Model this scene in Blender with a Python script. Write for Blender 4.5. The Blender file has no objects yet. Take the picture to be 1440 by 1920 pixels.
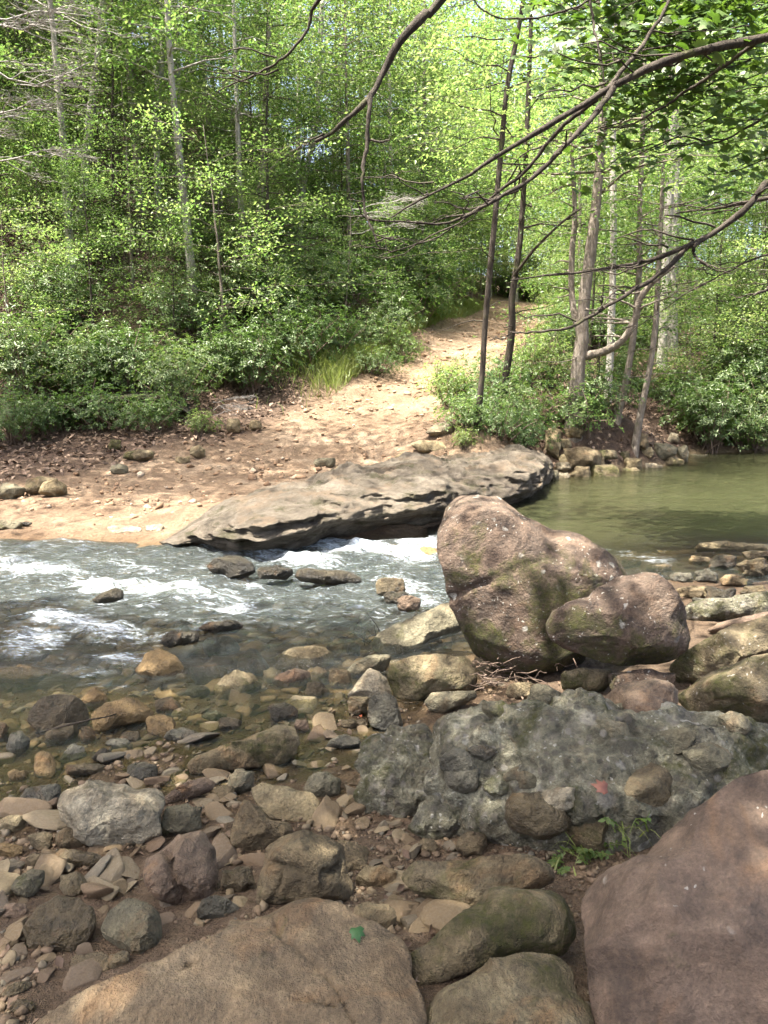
import bpy, math, random
import numpy as np
from mathutils import Vector

random.seed(7)
SC = bpy.context.scene
COL = SC.collection

# ------------------------------------------------------------------ camera
F_PX, CX, CY = 1450.0, 720.0, 960.0          # focal length and centre in photograph pixels
CAM_Z, PITCH = 1.9, math.radians(10.2)
cam_d = bpy.data.cameras.new('camera')
cam_d.sensor_fit = 'VERTICAL'
cam_d.sensor_height = 24.0
cam_d.lens = 24.0 * F_PX / 1920.0
cam_d.clip_start, cam_d.clip_end = 0.05, 900.0
cam = bpy.data.objects.new('camera', cam_d)
COL.objects.link(cam)
cam.location = (0, 0, CAM_Z)
cam.rotation_euler = (math.radians(90) - PITCH, 0, 0)
SC.camera = cam

# ------------------------------------------------------------------ light
TO_SUN = Vector((-0.30, -0.14, 0.94)).normalized()
world = bpy.data.worlds.new('World')
SC.world = world
world.use_nodes = True
wn = world.node_tree
wn.nodes.clear()
sky = wn.nodes.new('ShaderNodeTexSky')
sky.sky_type = 'NISHITA'
sky.sun_disc = False
sky.sun_elevation = math.asin(TO_SUN.z)
sky.sun_rotation = math.atan2(TO_SUN.x, TO_SUN.y)
sky.air_density, sky.dust_density, sky.ozone_density = 0.8, 6.5, 0.3
bg = wn.nodes.new('ShaderNodeBackground')
bg.inputs['Strength'].default_value = 0.15
wo = wn.nodes.new('ShaderNodeOutputWorld')
wn.links.new(sky.outputs[0], bg.inputs[0])
wn.links.new(bg.outputs[0], wo.inputs[0])
sun_d = bpy.data.lights.new('sun', 'SUN')
sun_d.energy = 5.0
sun_d.angle = math.radians(0.53)
sun_d.color = (1.0, 0.95, 0.86)
sun = bpy.data.objects.new('sun', sun_d)
COL.objects.link(sun)
sun.location = (-14, -6, 45)
sun.rotation_euler = TO_SUN.to_track_quat('Z', 'Y').to_euler()

SC.view_settings.view_transform = 'Standard'
SC.view_settings.look = 'None'
SC.view_settings.gamma = 1.0
SC.view_settings.use_curve_mapping = False
SC.view_settings.exposure = 2.35
SC.render.engine = 'CYCLES'
cy = SC.cycles
cy.max_bounces, cy.diffuse_bounces, cy.glossy_bounces = 7, 3, 2
cy.transmission_bounces, cy.transparent_max_bounces = 4, 12
cy.sample_clamp_indirect = 6.0
cy.caustics_reflective = cy.caustics_refractive = False
cy.use_adaptive_sampling = True
cy.adaptive_threshold = 0.025
cy.use_denoising = True
try:
    cy.denoiser = 'OPENIMAGEDENOISE'
    cy.denoising_input_passes = 'RGB_ALBEDO_NORMAL'
except Exception:
    pass

# ------------------------------------------------------------------ pixel -> place
def ray(px, py):
    u, v = (px - CX) / F_PX, (CY - py) / F_PX
    c, s = math.cos(PITCH), math.sin(PITCH)
    return np.array([u, c + v * s, -s + v * c])
def at_y(px, py, Y):
    d = ray(px, py)
    return np.array([0, 0, CAM_Z]) + d * (Y / d[1])
def at_z(px, py, z):
    d = ray(px, py)
    return np.array([0, 0, CAM_Z]) + d * ((z - CAM_Z) / d[2])
def to_px(P):
    P = np.asarray(P, float) - np.array([0, 0, CAM_Z])
    c, s = math.cos(PITCH), math.sin(PITCH)
    dep = P[..., 1] * c - P[..., 2] * s
    up = P[..., 1] * s + P[..., 2] * c
    dep = np.where(dep > 0.05, dep, 0.05)
    return CX + F_PX * P[..., 0] / dep, CY - F_PX * up / dep

# ------------------------------------------------------------------ noise
def _hash(ix, iy, iz, seed):
    h = (ix.astype(np.int64) * 374761393 + iy.astype(np.int64) * 668265263
         + iz.astype(np.int64) * 2147483647 + seed * 974634777) & 0xffffffff
    h = ((h ^ (h >> 13)) * 1274126177) & 0xffffffff
    h = ((h ^ (h >> 16)) * 2246822519) & 0xffffffff
    return ((h ^ (h >> 15)) & 0xffffff) / float(0x7fffff) - 1.0
def vnoise(P, seed=0):
    P = np.asarray(P, float)
    I = np.floor(P)
    f = P - I
    f = f * f * f * (f * (f * 6 - 15) + 10)
    I = I.astype(np.int64)
    out = 0
    for dx in (0, 1):
        wx = f[:, 0] if dx else 1 - f[:, 0]
        for dy in (0, 1):
            wy = f[:, 1] if dy else 1 - f[:, 1]
            for dz in (0, 1):
                wz = f[:, 2] if dz else 1 - f[:, 2]
                out = out + wx * wy * wz * _hash(I[:, 0] + dx, I[:, 1] + dy, I[:, 2] + dz, seed)
    return out
def fbm(P, octv=4, seed=0, gain=0.5, lac=2.03):
    P = np.asarray(P, float)
    a, s, tot = 1.0, 0, 0
    for k in range(octv):
        s = s + a * vnoise(P + 17.3 * k, seed + k * 31)
        tot += a
        a *= gain
        P = P * lac
    return s / tot
def ridged(P, octv=3, seed=0):
    s, a, tot = 0, 1.0, 0
    for k in range(octv):
        s = s + a * (1 - 2 * np.abs(vnoise(P + 9.1 * k, seed + 77 * k)))
        tot += a
        a *= 0.5
        P = P * 2.1
    return s / tot

def cell(P, seed=0):
    I = np.floor(P).astype(np.int64)
    best = np.full(len(P), 9.0)
    for dx in (-1, 0, 1):
        for dy in (-1, 0, 1):
            for dz in (-1, 0, 1):
                J = I + np.array([dx, dy, dz])
                o = np.stack([_hash(J[:, 0], J[:, 1], J[:, 2], seed + k) * .42 + .5 for k in range(3)], 1)
                best = np.minimum(best, ((J + o - P) ** 2).sum(1))
    return np.sqrt(best)

# ------------------------------------------------------------------ mesh helpers
def mesh_np(name, V, Fs, mat=None, smooth=True, attrs=None):
    """V (n,3); Fs list of (m,k) index arrays"""
    me = bpy.data.meshes.new(name)
    V = np.asarray(V, np.float32)
    Fs = [np.asarray(f, np.int32) for f in Fs if len(f)]
    loops = np.concatenate([f.ravel() for f in Fs])
    cnt = np.concatenate([np.full(len(f), f.shape[1], np.int32) for f in Fs])
    st = np.concatenate([[0], np.cumsum(cnt)[:-1]]).astype(np.int32)
    me.vertices.add(len(V))
    me.vertices.foreach_set('co', V.ravel())
    me.loops.add(len(loops))
    me.loops.foreach_set('vertex_index', loops)
    me.polygons.add(len(cnt))
    me.polygons.foreach_set('loop_start', st)
    me.polygons.foreach_set('loop_total', cnt)
    if smooth:
        me.polygons.foreach_set('use_smooth', np.ones(len(cnt), bool))
    if attrs:
        for an, data in attrs.items():
            data = np.asarray(data, np.float32)
            if data.ndim == 1:
                at = me.attributes.new(an, 'FLOAT', 'POINT')
                at.data.foreach_set('value', data)
            else:
                at = me.attributes.new(an, 'FLOAT_COLOR', 'POINT')
                at.data.foreach_set('color', data.ravel())
    me.update(calc_edges=True)
    if mat is not None:
        me.materials.append(mat)
    return me
def link(name, me, parent=None, label=None, cat=None, group=None, kind=None, loc=None):
    o = bpy.data.objects.new(name, me)
    COL.objects.link(o)
    if parent is not None:
        o.parent = parent
    if loc is not None:
        o.location = loc
    if label: o['label'] = label
    if cat: o['category'] = cat
    if group: o['group'] = group
    if kind: o['kind'] = kind
    return o
def empty(name, loc, label, cat, group=None, rz=0.0, s=1.0):
    o = link(name, None, None, label, cat, group, None, loc)
    o.rotation_euler = (0, 0, rz)
    o.scale = (s, s, s)
    o.empty_display_size = 0.2
    return o
def vnormals(P, Q):
    fn = np.cross(P[Q[:, 2]] - P[Q[:, 0]], P[Q[:, 3]] - P[Q[:, 1]])
    n = np.zeros_like(P)
    for k in range(4): np.add.at(n, Q[:, k], fn)
    return n / (np.linalg.norm(n, axis=1)[:, None] + 1e-12)
class MB:
    def __init__(s):
        s.V, s.T, s.Q, s.n = [], [], [], 0
    def add(s, V, T=None, Q=None):
        V = np.asarray(V, float)
        s.V.append(V)
        if T is not None and len(T): s.T.append(np.asarray(T, int) + s.n)
        if Q is not None and len(Q): s.Q.append(np.asarray(Q, int) + s.n)
        s.n += len(V)
    def tube(s, pts, rad, ns=6, seed=None):
        pts = np.asarray(pts, float)
        m = len(pts)
        rad = np.broadcast_to(np.asarray(rad, float), (m,))
        tan = np.gradient(pts, axis=0)
        tan /= np.linalg.norm(tan, axis=1)[:, None] + 1e-9
        ref = np.array([0, 0, 1.0]) if abs(tan[0, 2]) < 0.9 else np.array([1.0, 0, 0])
        a = np.cross(tan, ref); a /= np.linalg.norm(a, axis=1)[:, None] + 1e-9
        b = np.cross(tan, a)
        th = np.linspace(0, 2 * math.pi, ns, endpoint=False)
        R = rad[:, None] * np.ones(ns)
        if seed is not None:
            Pn = np.stack([np.repeat(np.arange(m), ns) * 0.6, np.tile(np.cos(th), m) * 1.1, np.tile(np.sin(th), m) * 1.1 + seed], 1)
            R = R * (1 + 0.16 * vnoise(Pn, 5).reshape(m, ns))
        V = pts[:, None] + R[..., None] * (np.cos(th)[None, :, None] * a[:, None] + np.sin(th)[None, :, None] * b[:, None])
        V = V.reshape(-1, 3)
        i = np.arange(m - 1)[:, None] * ns
        j = np.arange(ns)[None, :]
        j2 = (j + 1) % ns
        Q = np.stack([i + j, i + j2, i + ns + j2, i + ns + j], -1).reshape(-1, 4)
        cap = [[(m - 1) * ns + k, (m - 1) * ns + (k + 1) % ns, m * ns] for k in range(ns)]
        V = np.vstack([V, pts[-1:] + tan[-1:] * rad[-1]])
        s.add(V, cap, Q)
    def mesh(s, name, mat, smooth=True, attrs=None):
        return mesh_np(name, np.vstack(s.V), [np.vstack(x) for x in (s.T, s.Q) if x], mat, smooth, attrs)
def spline(pts, n):
    """Catmull-Rom through pts (k, d) -> n samples"""
    P = np.asarray(pts, float)
    P = np.vstack([2 * P[0] - P[1], P, 2 * P[-1] - P[-2]])
    k = len(P) - 3
    t = np.linspace(0, k - 1e-6, n)
    i = t.astype(int)
    u = (t - i)[:, None]
    a, b, c, d = P[i], P[i + 1], P[i + 2], P[i + 3]
    return 0.5 * (2 * b + (c - a) * u + (2 * a - 5 * b + 4 * c - d) * u ** 2 + (3 * b - a - 3 * c + d) * u ** 3)
def smooth(x, a, b):
    t = np.clip((x - a) / (b - a), 0, 1)
    return t * t * (3 - 2 * t)

# ------------------------------------------------------------------ node helpers
class NT:
    def __init__(s, name):
        s.m = bpy.data.materials.new(name)
        s.m.use_nodes = True
        s.t = s.m.node_tree
        s.t.nodes.clear()
        s.out = s.t.nodes.new('ShaderNodeOutputMaterial')
    def n(s, typ, **kw):
        nd = s.t.nodes.new(typ)
        for k, v in kw.items():
            if k.startswith('i_'):
                key = k[2:].replace('_', ' ')
                sock = nd.inputs[int(key)] if key.isdigit() else nd.inputs[key]
                s.set(sock, v)
            else:
                setattr(nd, k, v)
        return nd
    def set(s, sock, v):
        if isinstance(v, bpy.types.NodeSocket):
            s.t.links.new(v, sock)
        else:
            if isinstance(v, (tuple, list)) and len(v) == 3 and sock.type == 'RGBA':
                v = tuple(v) + (1,)
            sock.default_value = v
    def noise(s, vec, scale, detail=4, rough=0.55, dist=0.0):
        return s.n('ShaderNodeTexNoise', i_Vector=vec, i_Scale=scale, i_Detail=detail, i_Roughness=rough, i_Distortion=dist).outputs['Fac']
    def ramp(s, fac, stops, interp='LINEAR'):
        nd = s.n('ShaderNodeValToRGB', i_Fac=fac)
        cr = nd.color_ramp
        cr.interpolation = interp
        while len(cr.elements) < len(stops):
            cr.elements.new(0.5)
        for e, (p, c) in zip(cr.elements, stops):
            e.position = p
            e.color = (c, c, c, 1) if isinstance(c, (int, float)) else tuple(c) + (1,)
        return nd.outputs['Color']
    def mix(s, fac, a, b, blend='MIX'):
        nd = s.n('ShaderNodeMix', data_type='RGBA', blend_type=blend, clamp_factor=True)
        s.set(nd.inputs[0], fac); s.set(nd.inputs[6], a); s.set(nd.inputs[7], b)
        return nd.outputs[2]
    def math(s, op, a, b=0.0, clamp=False):
        nd = s.n('ShaderNodeMath', operation=op, use_clamp=clamp)
        s.set(nd.inputs[0], a); s.set(nd.inputs[1], b)
        return nd.outputs[0]
    def attr(s, name):
        return s.n('ShaderNodeAttribute', attribute_name=name)
    def bump(s, h, strength=0.4, dist=0.02, normal=None):
        nd = s.n('ShaderNodeBump', i_Height=h, i_Strength=strength, i_Distance=dist)
        if normal is not None: s.set(nd.inputs['Normal'], normal)
        return nd.outputs[0]
    def vec(s, scale=(1, 1, 1), rot=(0, 0, 0), vary=True, coord='Object'):
        tc = s.n('ShaderNodeTexCoord').outputs[coord]
        if vary:
            oi = s.n('ShaderNodeObjectInfo')
            off = s.n('ShaderNodeVectorMath', operation='SCALE')
            off.inputs[0].default_value = (37.1, 21.7, 53.3)
            s.set(off.inputs['Scale'], oi.outputs['Random'])
            ad = s.n('ShaderNodeVectorMath', operation='ADD')
            s.set(ad.inputs[0], tc); s.set(ad.inputs[1], off.outputs[0])
            tc = ad.outputs[0]
        if scale != (1, 1, 1) or rot != (0, 0, 0):
            mp = s.n('ShaderNodeMapping')
            mp.inputs['Scale'].default_value = scale
            mp.inputs['Rotation'].default_value = rot
            s.set(mp.inputs['Vector'], tc)
            tc = mp.outputs[0]
        return tc
    def principled(s, color, rough, normal=None, spec=0.4):
        p = s.n('ShaderNodeBsdfPrincipled')
        s.set(p.inputs['Base Color'], color)
        s.set(p.inputs['Roughness'], rough)
        s.set(p.inputs['Specular IOR Level'], spec)
        if normal is not None: s.set(p.inputs['Normal'], normal)
        s.t.links.new(p.outputs[0], s.out.inputs[0])
        return p
M = {}
def rock_mat(name, c, moss=0.0, lichen=0.0, wet=0.0, stain=0.25, scale=2.2, bump=0.5, pits=0.3, moss_low=False, crack=0.0, clast=0.0):
    kb = .93 if name in ('pink', 'mauve', 'rust', 'pale', 'slab') else .84
    kd = {'pink': .84, 'mauve': .98, 'conglomerate': 1.6, 'pale': 1.15}.get(name, 1.06)
    c = [(q[0] * (.5 + .5 * kb) * 1.03 * kd, q[1] * kd, q[2] * kb * kd) for q in c]
    t = NT(name)
    v = t.vec()
    big = t.noise(v, scale, 5, 0.66, 0.6)
    col = t.ramp(big, [(0.28, c[0]), (0.5, c[1]), (0.72, c[2])])
    mid = t.noise(v, scale * 4.3, 5, 0.74)
    col = t.mix(0.95, col, t.ramp(mid, [(0.28, 0.16), (0.72, 0.74)]), 'OVERLAY')
    if stain:
        sm = t.ramp(t.noise(v, scale * 1.7, 4, 0.7, 0.8), [(0.55, 0.0), (0.7, 1.0)])
        col = t.mix(t.math('MULTIPLY', sm, stain), col, (0.30, 0.15, 0.055))
    grain = t.noise(v, 95, 3, 0.7)
    col = t.mix(0.5, col, t.ramp(grain, [(0.28, 0.25), (0.72, 0.72)]), 'OVERLAY')
    blot = t.noise(v, scale * 2.1, 5, 0.72, 1.2)
    col = t.mix(t.ramp(blot, [(0.52, 0.0), (0.60, 0.55)]), col, t.mix(1.0, col, (0.50, 0.46, 0.42), 'MULTIPLY'))
    spk = t.n('ShaderNodeTexVoronoi', i_Vector=v, i_Scale=130.0)
    col = t.mix(t.ramp(spk.outputs['Distance'], [(0.08, 0.4), (0.2, 0.0)]), col, (0.03, 0.027, 0.022))
    if lichen:
        lv = t.n('ShaderNodeVectorMath', operation='ADD')
        t.set(lv.inputs[0], v)
        nz = t.n('ShaderNodeTexNoise', i_Vector=v, i_Scale=14.0, i_Detail=4.0)
        sc = t.n('ShaderNodeVectorMath', operation='SCALE'); t.set(sc.inputs[0], nz.outputs['Color']); sc.inputs['Scale'].default_value = 0.10
        t.set(lv.inputs[1], sc.outputs[0])
        vo = t.n('ShaderNodeTexVoronoi', i_Vector=lv.outputs[0], i_Scale=9.0)
        spot = t.ramp(vo.outputs['Distance'], [(0.16, 1.0), (0.22, 0.0)])
        vo2 = t.n('ShaderNodeTexVoronoi', i_Vector=lv.outputs[0], i_Scale=31.0)
        spot2 = t.ramp(vo2.outputs['Distance'], [(0.13, 1.0), (0.2, 0.0)])
        area = t.ramp(t.noise(v, 2.6, 4, 0.6), [(0.62 - 0.22 * lichen, 0.0), (0.70 - 0.18 * lichen, 1.0)])
        area2 = t.ramp(t.noise(v, 4.1, 3, 0.6), [(0.60 - 0.2 * lichen, 0.0), (0.64 - 0.16 * lichen, 1.0)])
        lf = t.math('MAXIMUM', t.math('MULTIPLY', spot, area), t.math('MULTIPLY', spot2, area2))
        lf = t.math('MULTIPLY', lf, t.ramp(t.noise(v, 60, 4, 0.7), [(0.3, 0.3), (0.6, 0.9)]))
        col = t.mix(lf, col, (0.44, 0.42, 0.36))
    if clast:
        for sc_, am in ((9.0, .55), (24.0, .6)):
            cw = t.n('ShaderNodeTexVoronoi', i_Vector=v, i_Scale=sc_)
            cr = t.n('ShaderNodeSeparateColor', i_Color=cw.outputs['Color']).outputs[0]
            cc = t.ramp(cr, [(0.0, (0.030, 0.027, 0.022)), (0.4, (0.085, 0.075, 0.060)), (0.75, (0.155, 0.135, 0.110)), (1.0, (0.36, 0.33, 0.28))])
            inn = t.ramp(cw.outputs['Distance'], [(0.25, 1.0), (0.42, 0.0)])
            col = t.mix(t.math('MULTIPLY', inn, clast * am), col, cc)
    ck = None
    if crack:
        cn = t.n('ShaderNodeTexNoise', i_Vector=v, i_Scale=5.0, i_Detail=4.0, i_Roughness=0.6)
        cs = t.n('ShaderNodeVectorMath', operation='SCALE'); t.set(cs.inputs[0], cn.outputs['Color']); cs.inputs['Scale'].default_value = 0.22
        ca = t.n('ShaderNodeVectorMath', operation='ADD'); t.set(ca.inputs[0], v); t.set(ca.inputs[1], cs.outputs[0])
        cv = t.n('ShaderNodeTexVoronoi', feature='DISTANCE_TO_EDGE', i_Vector=ca.outputs[0], i_Scale=crack)
        ck = t.math('MULTIPLY', t.ramp(cv.outputs['Distance'], [(0.0, 1.0), (0.011, 0.0)]), t.ramp(t.noise(v, 1.9, 3), [(0.46, 0.0), (0.58, 1.0)]))
        col = t.mix(t.math('MULTIPLY', ck, 0.55), col, (0.035, 0.026, 0.018))
    mf = None
    if moss:
        mn = t.noise(v, 3.1, 5, 0.7, 0.5)
        if moss_low:
            z = t.n('ShaderNodeSeparateXYZ', i_Vector=t.n('ShaderNodeTexCoord').outputs['Generated']).outputs['Z']
            mn = t.math('ADD', mn, t.math('MULTIPLY', t.math('SUBTRACT', 0.5, z), 0.26))
        mf = t.ramp(mn, [(0.66 - 0.22 * moss, 0.0), (0.76 - 0.20 * moss, 1.0)])
        mf = t.math('MULTIPLY', mf, t.ramp(t.noise(v, 38, 5, 0.75), [(0.34, 0.15), (0.6, 0.95)]))
        mcol = t.ramp(t.noise(v, 24, 4, 0.6), [(0.3, (0.035, 0.040, 0.010)), (0.7, (0.105, 0.105, 0.020))])
        col = t.mix(mf, col, mcol)
    r0 = 0.82 - 0.60 * wet
    rgh = t.ramp(mid, [(0.3, max(0.08, r0 - 0.12)), (0.7, min(1, r0 + 0.12))])
    if mf is not None:
        rgh = t.mix(mf, rgh, (0.95, 0.95, 0.95))
    h = t.math('ADD', t.math('MULTIPLY', mid, 0.9), t.math('MULTIPLY', t.noise(v, 42, 4, 0.75), 0.55))
    if pits:
        vp = t.n('ShaderNodeTexVoronoi', i_Vector=v, i_Scale=26.0)
        h = t.math('ADD', h, t.math('MULTIPLY', t.ramp(vp.outputs['Distance'], [(0.05, 0.0), (0.3, 1.0)]), pits * 0.3))
    if ck is not None:
        h = t.math('SUBTRACT', h, t.math('MULTIPLY', ck, 0.6))
    if mf is not None:
        h = t.math('ADD', h, t.math('MULTIPLY', t.math('MULTIPLY', mf, t.noise(v, 160, 3, 0.8)), 0.8))
    t.principled(col, rgh, t.bump(h, min(1.0, bump * 1.8), 0.06), 0.35)
    M[name] = t.m
    return t.m
# ------------------------------------------------------------------ materials
rock_mat('brown', [(0.095, 0.066, 0.042), (0.155, 0.112, 0.074), (0.225, 0.172, 0.118)], moss=0.2, stain=0.35)
rock_mat('slab', [(0.090, 0.064, 0.040), (0.160, 0.115, 0.072), (0.225, 0.172, 0.115)], moss=0.3, stain=0.35, scale=1.5, bump=0.45, pits=0.15)
rock_mat('brown_moss', [(0.100, 0.072, 0.045), (0.160, 0.118, 0.078), (0.235, 0.185, 0.128)], moss=0.7, stain=0.35)
rock_mat('pale', [(0.15, 0.122, 0.080), (0.235, 0.195, 0.138), (0.35, 0.31, 0.24)], moss=0.3, stain=0.2, scale=3.0, bump=0.8)
rock_mat('grey', [(0.088, 0.072, 0.052), (0.142, 0.118, 0.088), (0.215, 0.185, 0.145)], moss=0.4, stain=0.25)
rock_mat('pink', [(0.060, 0.041, 0.030), (0.122, 0.083, 0.062), (0.205, 0.150, 0.116)], moss=0.82, lichen=0.7, stain=0.15, moss_low=True)
rock_mat('mauve', [(0.084, 0.057, 0.041), (0.132, 0.091, 0.068), (0.188, 0.136, 0.106)], moss=0.3, lichen=0.1, stain=0.3, scale=1.6, pits=0.15, bump=0.3)
rock_mat('mossy', [(0.10, 0.072, 0.048), (0.155, 0.115, 0.078), (0.23, 0.175, 0.13)], moss=1.2, lichen=0.3)
rock_mat('conglomerate', [(0.062, 0.054, 0.042), (0.125, 0.110, 0.088), (0.32, 0.29, 0.25)], moss=0.65, lichen=0.9, stain=0.15, scale=6.0, bump=1.0, pits=1.0, clast=1.0)
rock_mat('wet', [(0.055, 0.038, 0.024), (0.092, 0.066, 0.042), (0.140, 0.105, 0.070)], wet=0.75, stain=0.35)
rock_mat('wet_dark', [(0.016, 0.013, 0.010), (0.032, 0.025, 0.018), (0.060, 0.046, 0.032)], wet=0.8, stain=0.3)
rock_mat('wet_grey', [(0.062, 0.053, 0.044), (0.100, 0.087, 0.074), (0.150, 0.132, 0.114)], wet=0.8, stain=0.2)
rock_mat('orange', [(0.135, 0.080, 0.038), (0.205, 0.128, 0.064), (0.265, 0.182, 0.100)], wet=0.45, stain=0.5)
rock_mat('rust', [(0.098, 0.064, 0.044), (0.148, 0.102, 0.072), (0.215, 0.156, 0.112)], wet=0.25, stain=0.4)
rock_mat('tan', [(0.155, 0.112, 0.070), (0.235, 0.176, 0.115), (0.32, 0.255, 0.18)], moss=0.2, stain=0.35)
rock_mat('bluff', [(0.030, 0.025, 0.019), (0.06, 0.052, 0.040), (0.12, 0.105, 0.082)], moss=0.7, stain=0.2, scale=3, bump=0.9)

def cobble_mat():
    t = NT('cobble')
    v = t.vec()
    oi = t.n('ShaderNodeObjectInfo')
    base = t.ramp(oi.outputs['Random'], [(0.0, (0.095, 0.068, 0.040)), (0.25, (0.155, 0.116, 0.068)), (0.45, (0.125, 0.084, 0.052)),
                                         (0.62, (0.096, 0.080, 0.058)), (0.8, (0.185, 0.145, 0.088)), (1.0, (0.122, 0.108, 0.082))])
    base = t.mix(1.0, base, (1.2, 1.17, 1.1), 'MULTIPLY')
    col = t.mix(0.7, base, t.ramp(t.noise(v, 14, 6, 0.7), [(0.25, 0.30), (0.75, 0.66)]), 'OVERLAY')
    col = t.mix(0.4, col, t.ramp(t.noise(v, 120, 3, 0.7), [(0.25, 0.30), (0.75, 0.70)]), 'OVERLAY')
    h = t.math('ADD', t.noise(v, 30, 6, 0.7), t.math('MULTIPLY', t.noise(v, 120, 3, 0.7), 0.4))
    t.principled(col, t.ramp(t.noise(v, 9, 3), [(0.3, 0.45), (0.7, 0.85)]), t.bump(h, 0.5, 0.012), 0.4)
    M['cobble'] = t.m
cobble_mat()

def island_mat(name, stops, rough, spec=0.35, noise_scale=60, bump=0.4, bdist=0.008):
    """one mesh of many pieces, each with its own tint"""
    t = NT(name)
    g = t.n('ShaderNodeNewGeometry')
    v = t.vec(vary=False)
    base = t.ramp(g.outputs['Random Per Island'], stops)
    nz = t.noise(v, noise_scale, 4, 0.7)
    col = t.mix(0.6, base, t.ramp(nz, [(0.25, 0.30), (0.75, 0.68)]), 'OVERLAY')
    t.principled(col, rough, t.bump(nz, bump, bdist), spec)
    M[name] = t.m
island_mat('gravel', [(0, (0.082, 0.055, 0.032)), (0.3, (0.145, 0.102, 0.060)), (0.55, (0.120, 0.080, 0.050)), (0.8, (0.180, 0.140, 0.086)), (1, (0.112, 0.098, 0.074))], 0.75)
island_mat('bed_stones', [(0, (0.10, 0.072, 0.040)), (0.4, (0.19, 0.135, 0.072)), (0.7, (0.26, 0.185, 0.10)), (1, (0.20, 0.165, 0.115))], 0.6)
island_mat('clods', [(0, (0.15, 0.09, 0.05)), (0.5, (0.22, 0.14, 0.082)), (0.85, (0.29, 0.205, 0.13)), (1, (0.34, 0.28, 0.21))], 0.9)
island_mat('litter', [(0, (0.055, 0.034, 0.022)), (0.4, (0.105, 0.066, 0.042)), (0.75, (0.16, 0.105, 0.066)), (1, (0.25, 0.18, 0.125))], 0.7, noise_scale=40)

def ground_mat():
    t = NT('ground')
    v = t.vec(vary=False)
    z = t.attr('zone')
    sp = t.n('ShaderNodeSeparateColor', i_Color=z.outputs['Color'])
    mud, lit, grav = sp.outputs[0], sp.outputs[1], sp.outputs[2]
    n1 = t.noise(v, 0.9, 6, 0.68, 0.6)
    n2 = t.noise(v, 9, 5, 0.72)
    n3 = t.noise(v, 70, 3, 0.75)
    c_mud = t.ramp(n1, [(0.3, (0.145, 0.092, 0.054)), (0.5, (0.240, 0.164, 0.102)), (0.7, (0.34, 0.255, 0.172))])
    c_mud = t.mix(0.5, c_mud, t.ramp(n2, [(0.28, 0.20), (0.72, 0.72)]), 'OVERLAY')
    c_lit = t.ramp(n2, [(0.3, (0.045, 0.029, 0.019)), (0.55, (0.100, 0.063, 0.041)), (0.72, (0.16, 0.108, 0.074))])
    c_grv = t.ramp(n2, [(0.3, (0.080, 0.053, 0.032)), (0.55, (0.135, 0.092, 0.057)), (0.75, (0.195, 0.142, 0.092))])
    c_bed = t.ramp(n2, [(0.3, (0.11, 0.078, 0.040)), (0.55, (0.20, 0.148, 0.080)), (0.75, (0.29, 0.225, 0.13))])
    col = t.mix(lit, c_bed, c_lit)
    col = t.mix(grav, col, c_grv)
    col = t.mix(mud, col, c_mud)
    col = t.mix(0.5, col, t.ramp(n3, [(0.25, 0.26), (0.75, 0.72)]), 'OVERLAY')
    wet = t.attr('wet').outputs['Fac']
    col = t.mix(t.math('MULTIPLY', wet, 0.75), col, t.mix(1.0, col, (0.66, 0.60, 0.52), 'MULTIPLY'))
    rgh = t.mix(wet, (0.9, 0.9, 0.9), (0.38, 0.38, 0.38))
    n4 = t.noise(v, 24, 4, 0.75)
    col = t.mix(t.math('MULTIPLY', mud, 0.7), col, t.mix(1.0, col, t.ramp(n4, [(0.3, 0.22), (0.7, 0.74)]), 'OVERLAY'))
    h = t.math('ADD', t.math('ADD', n2, t.math('MULTIPLY', n4, 0.7)), t.math('MULTIPLY', n3, 0.35))
    t.principled(col, rgh, t.bump(h, 1.0, 0.08), 0.3)
    M['ground'] = t.m
ground_mat()

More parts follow.
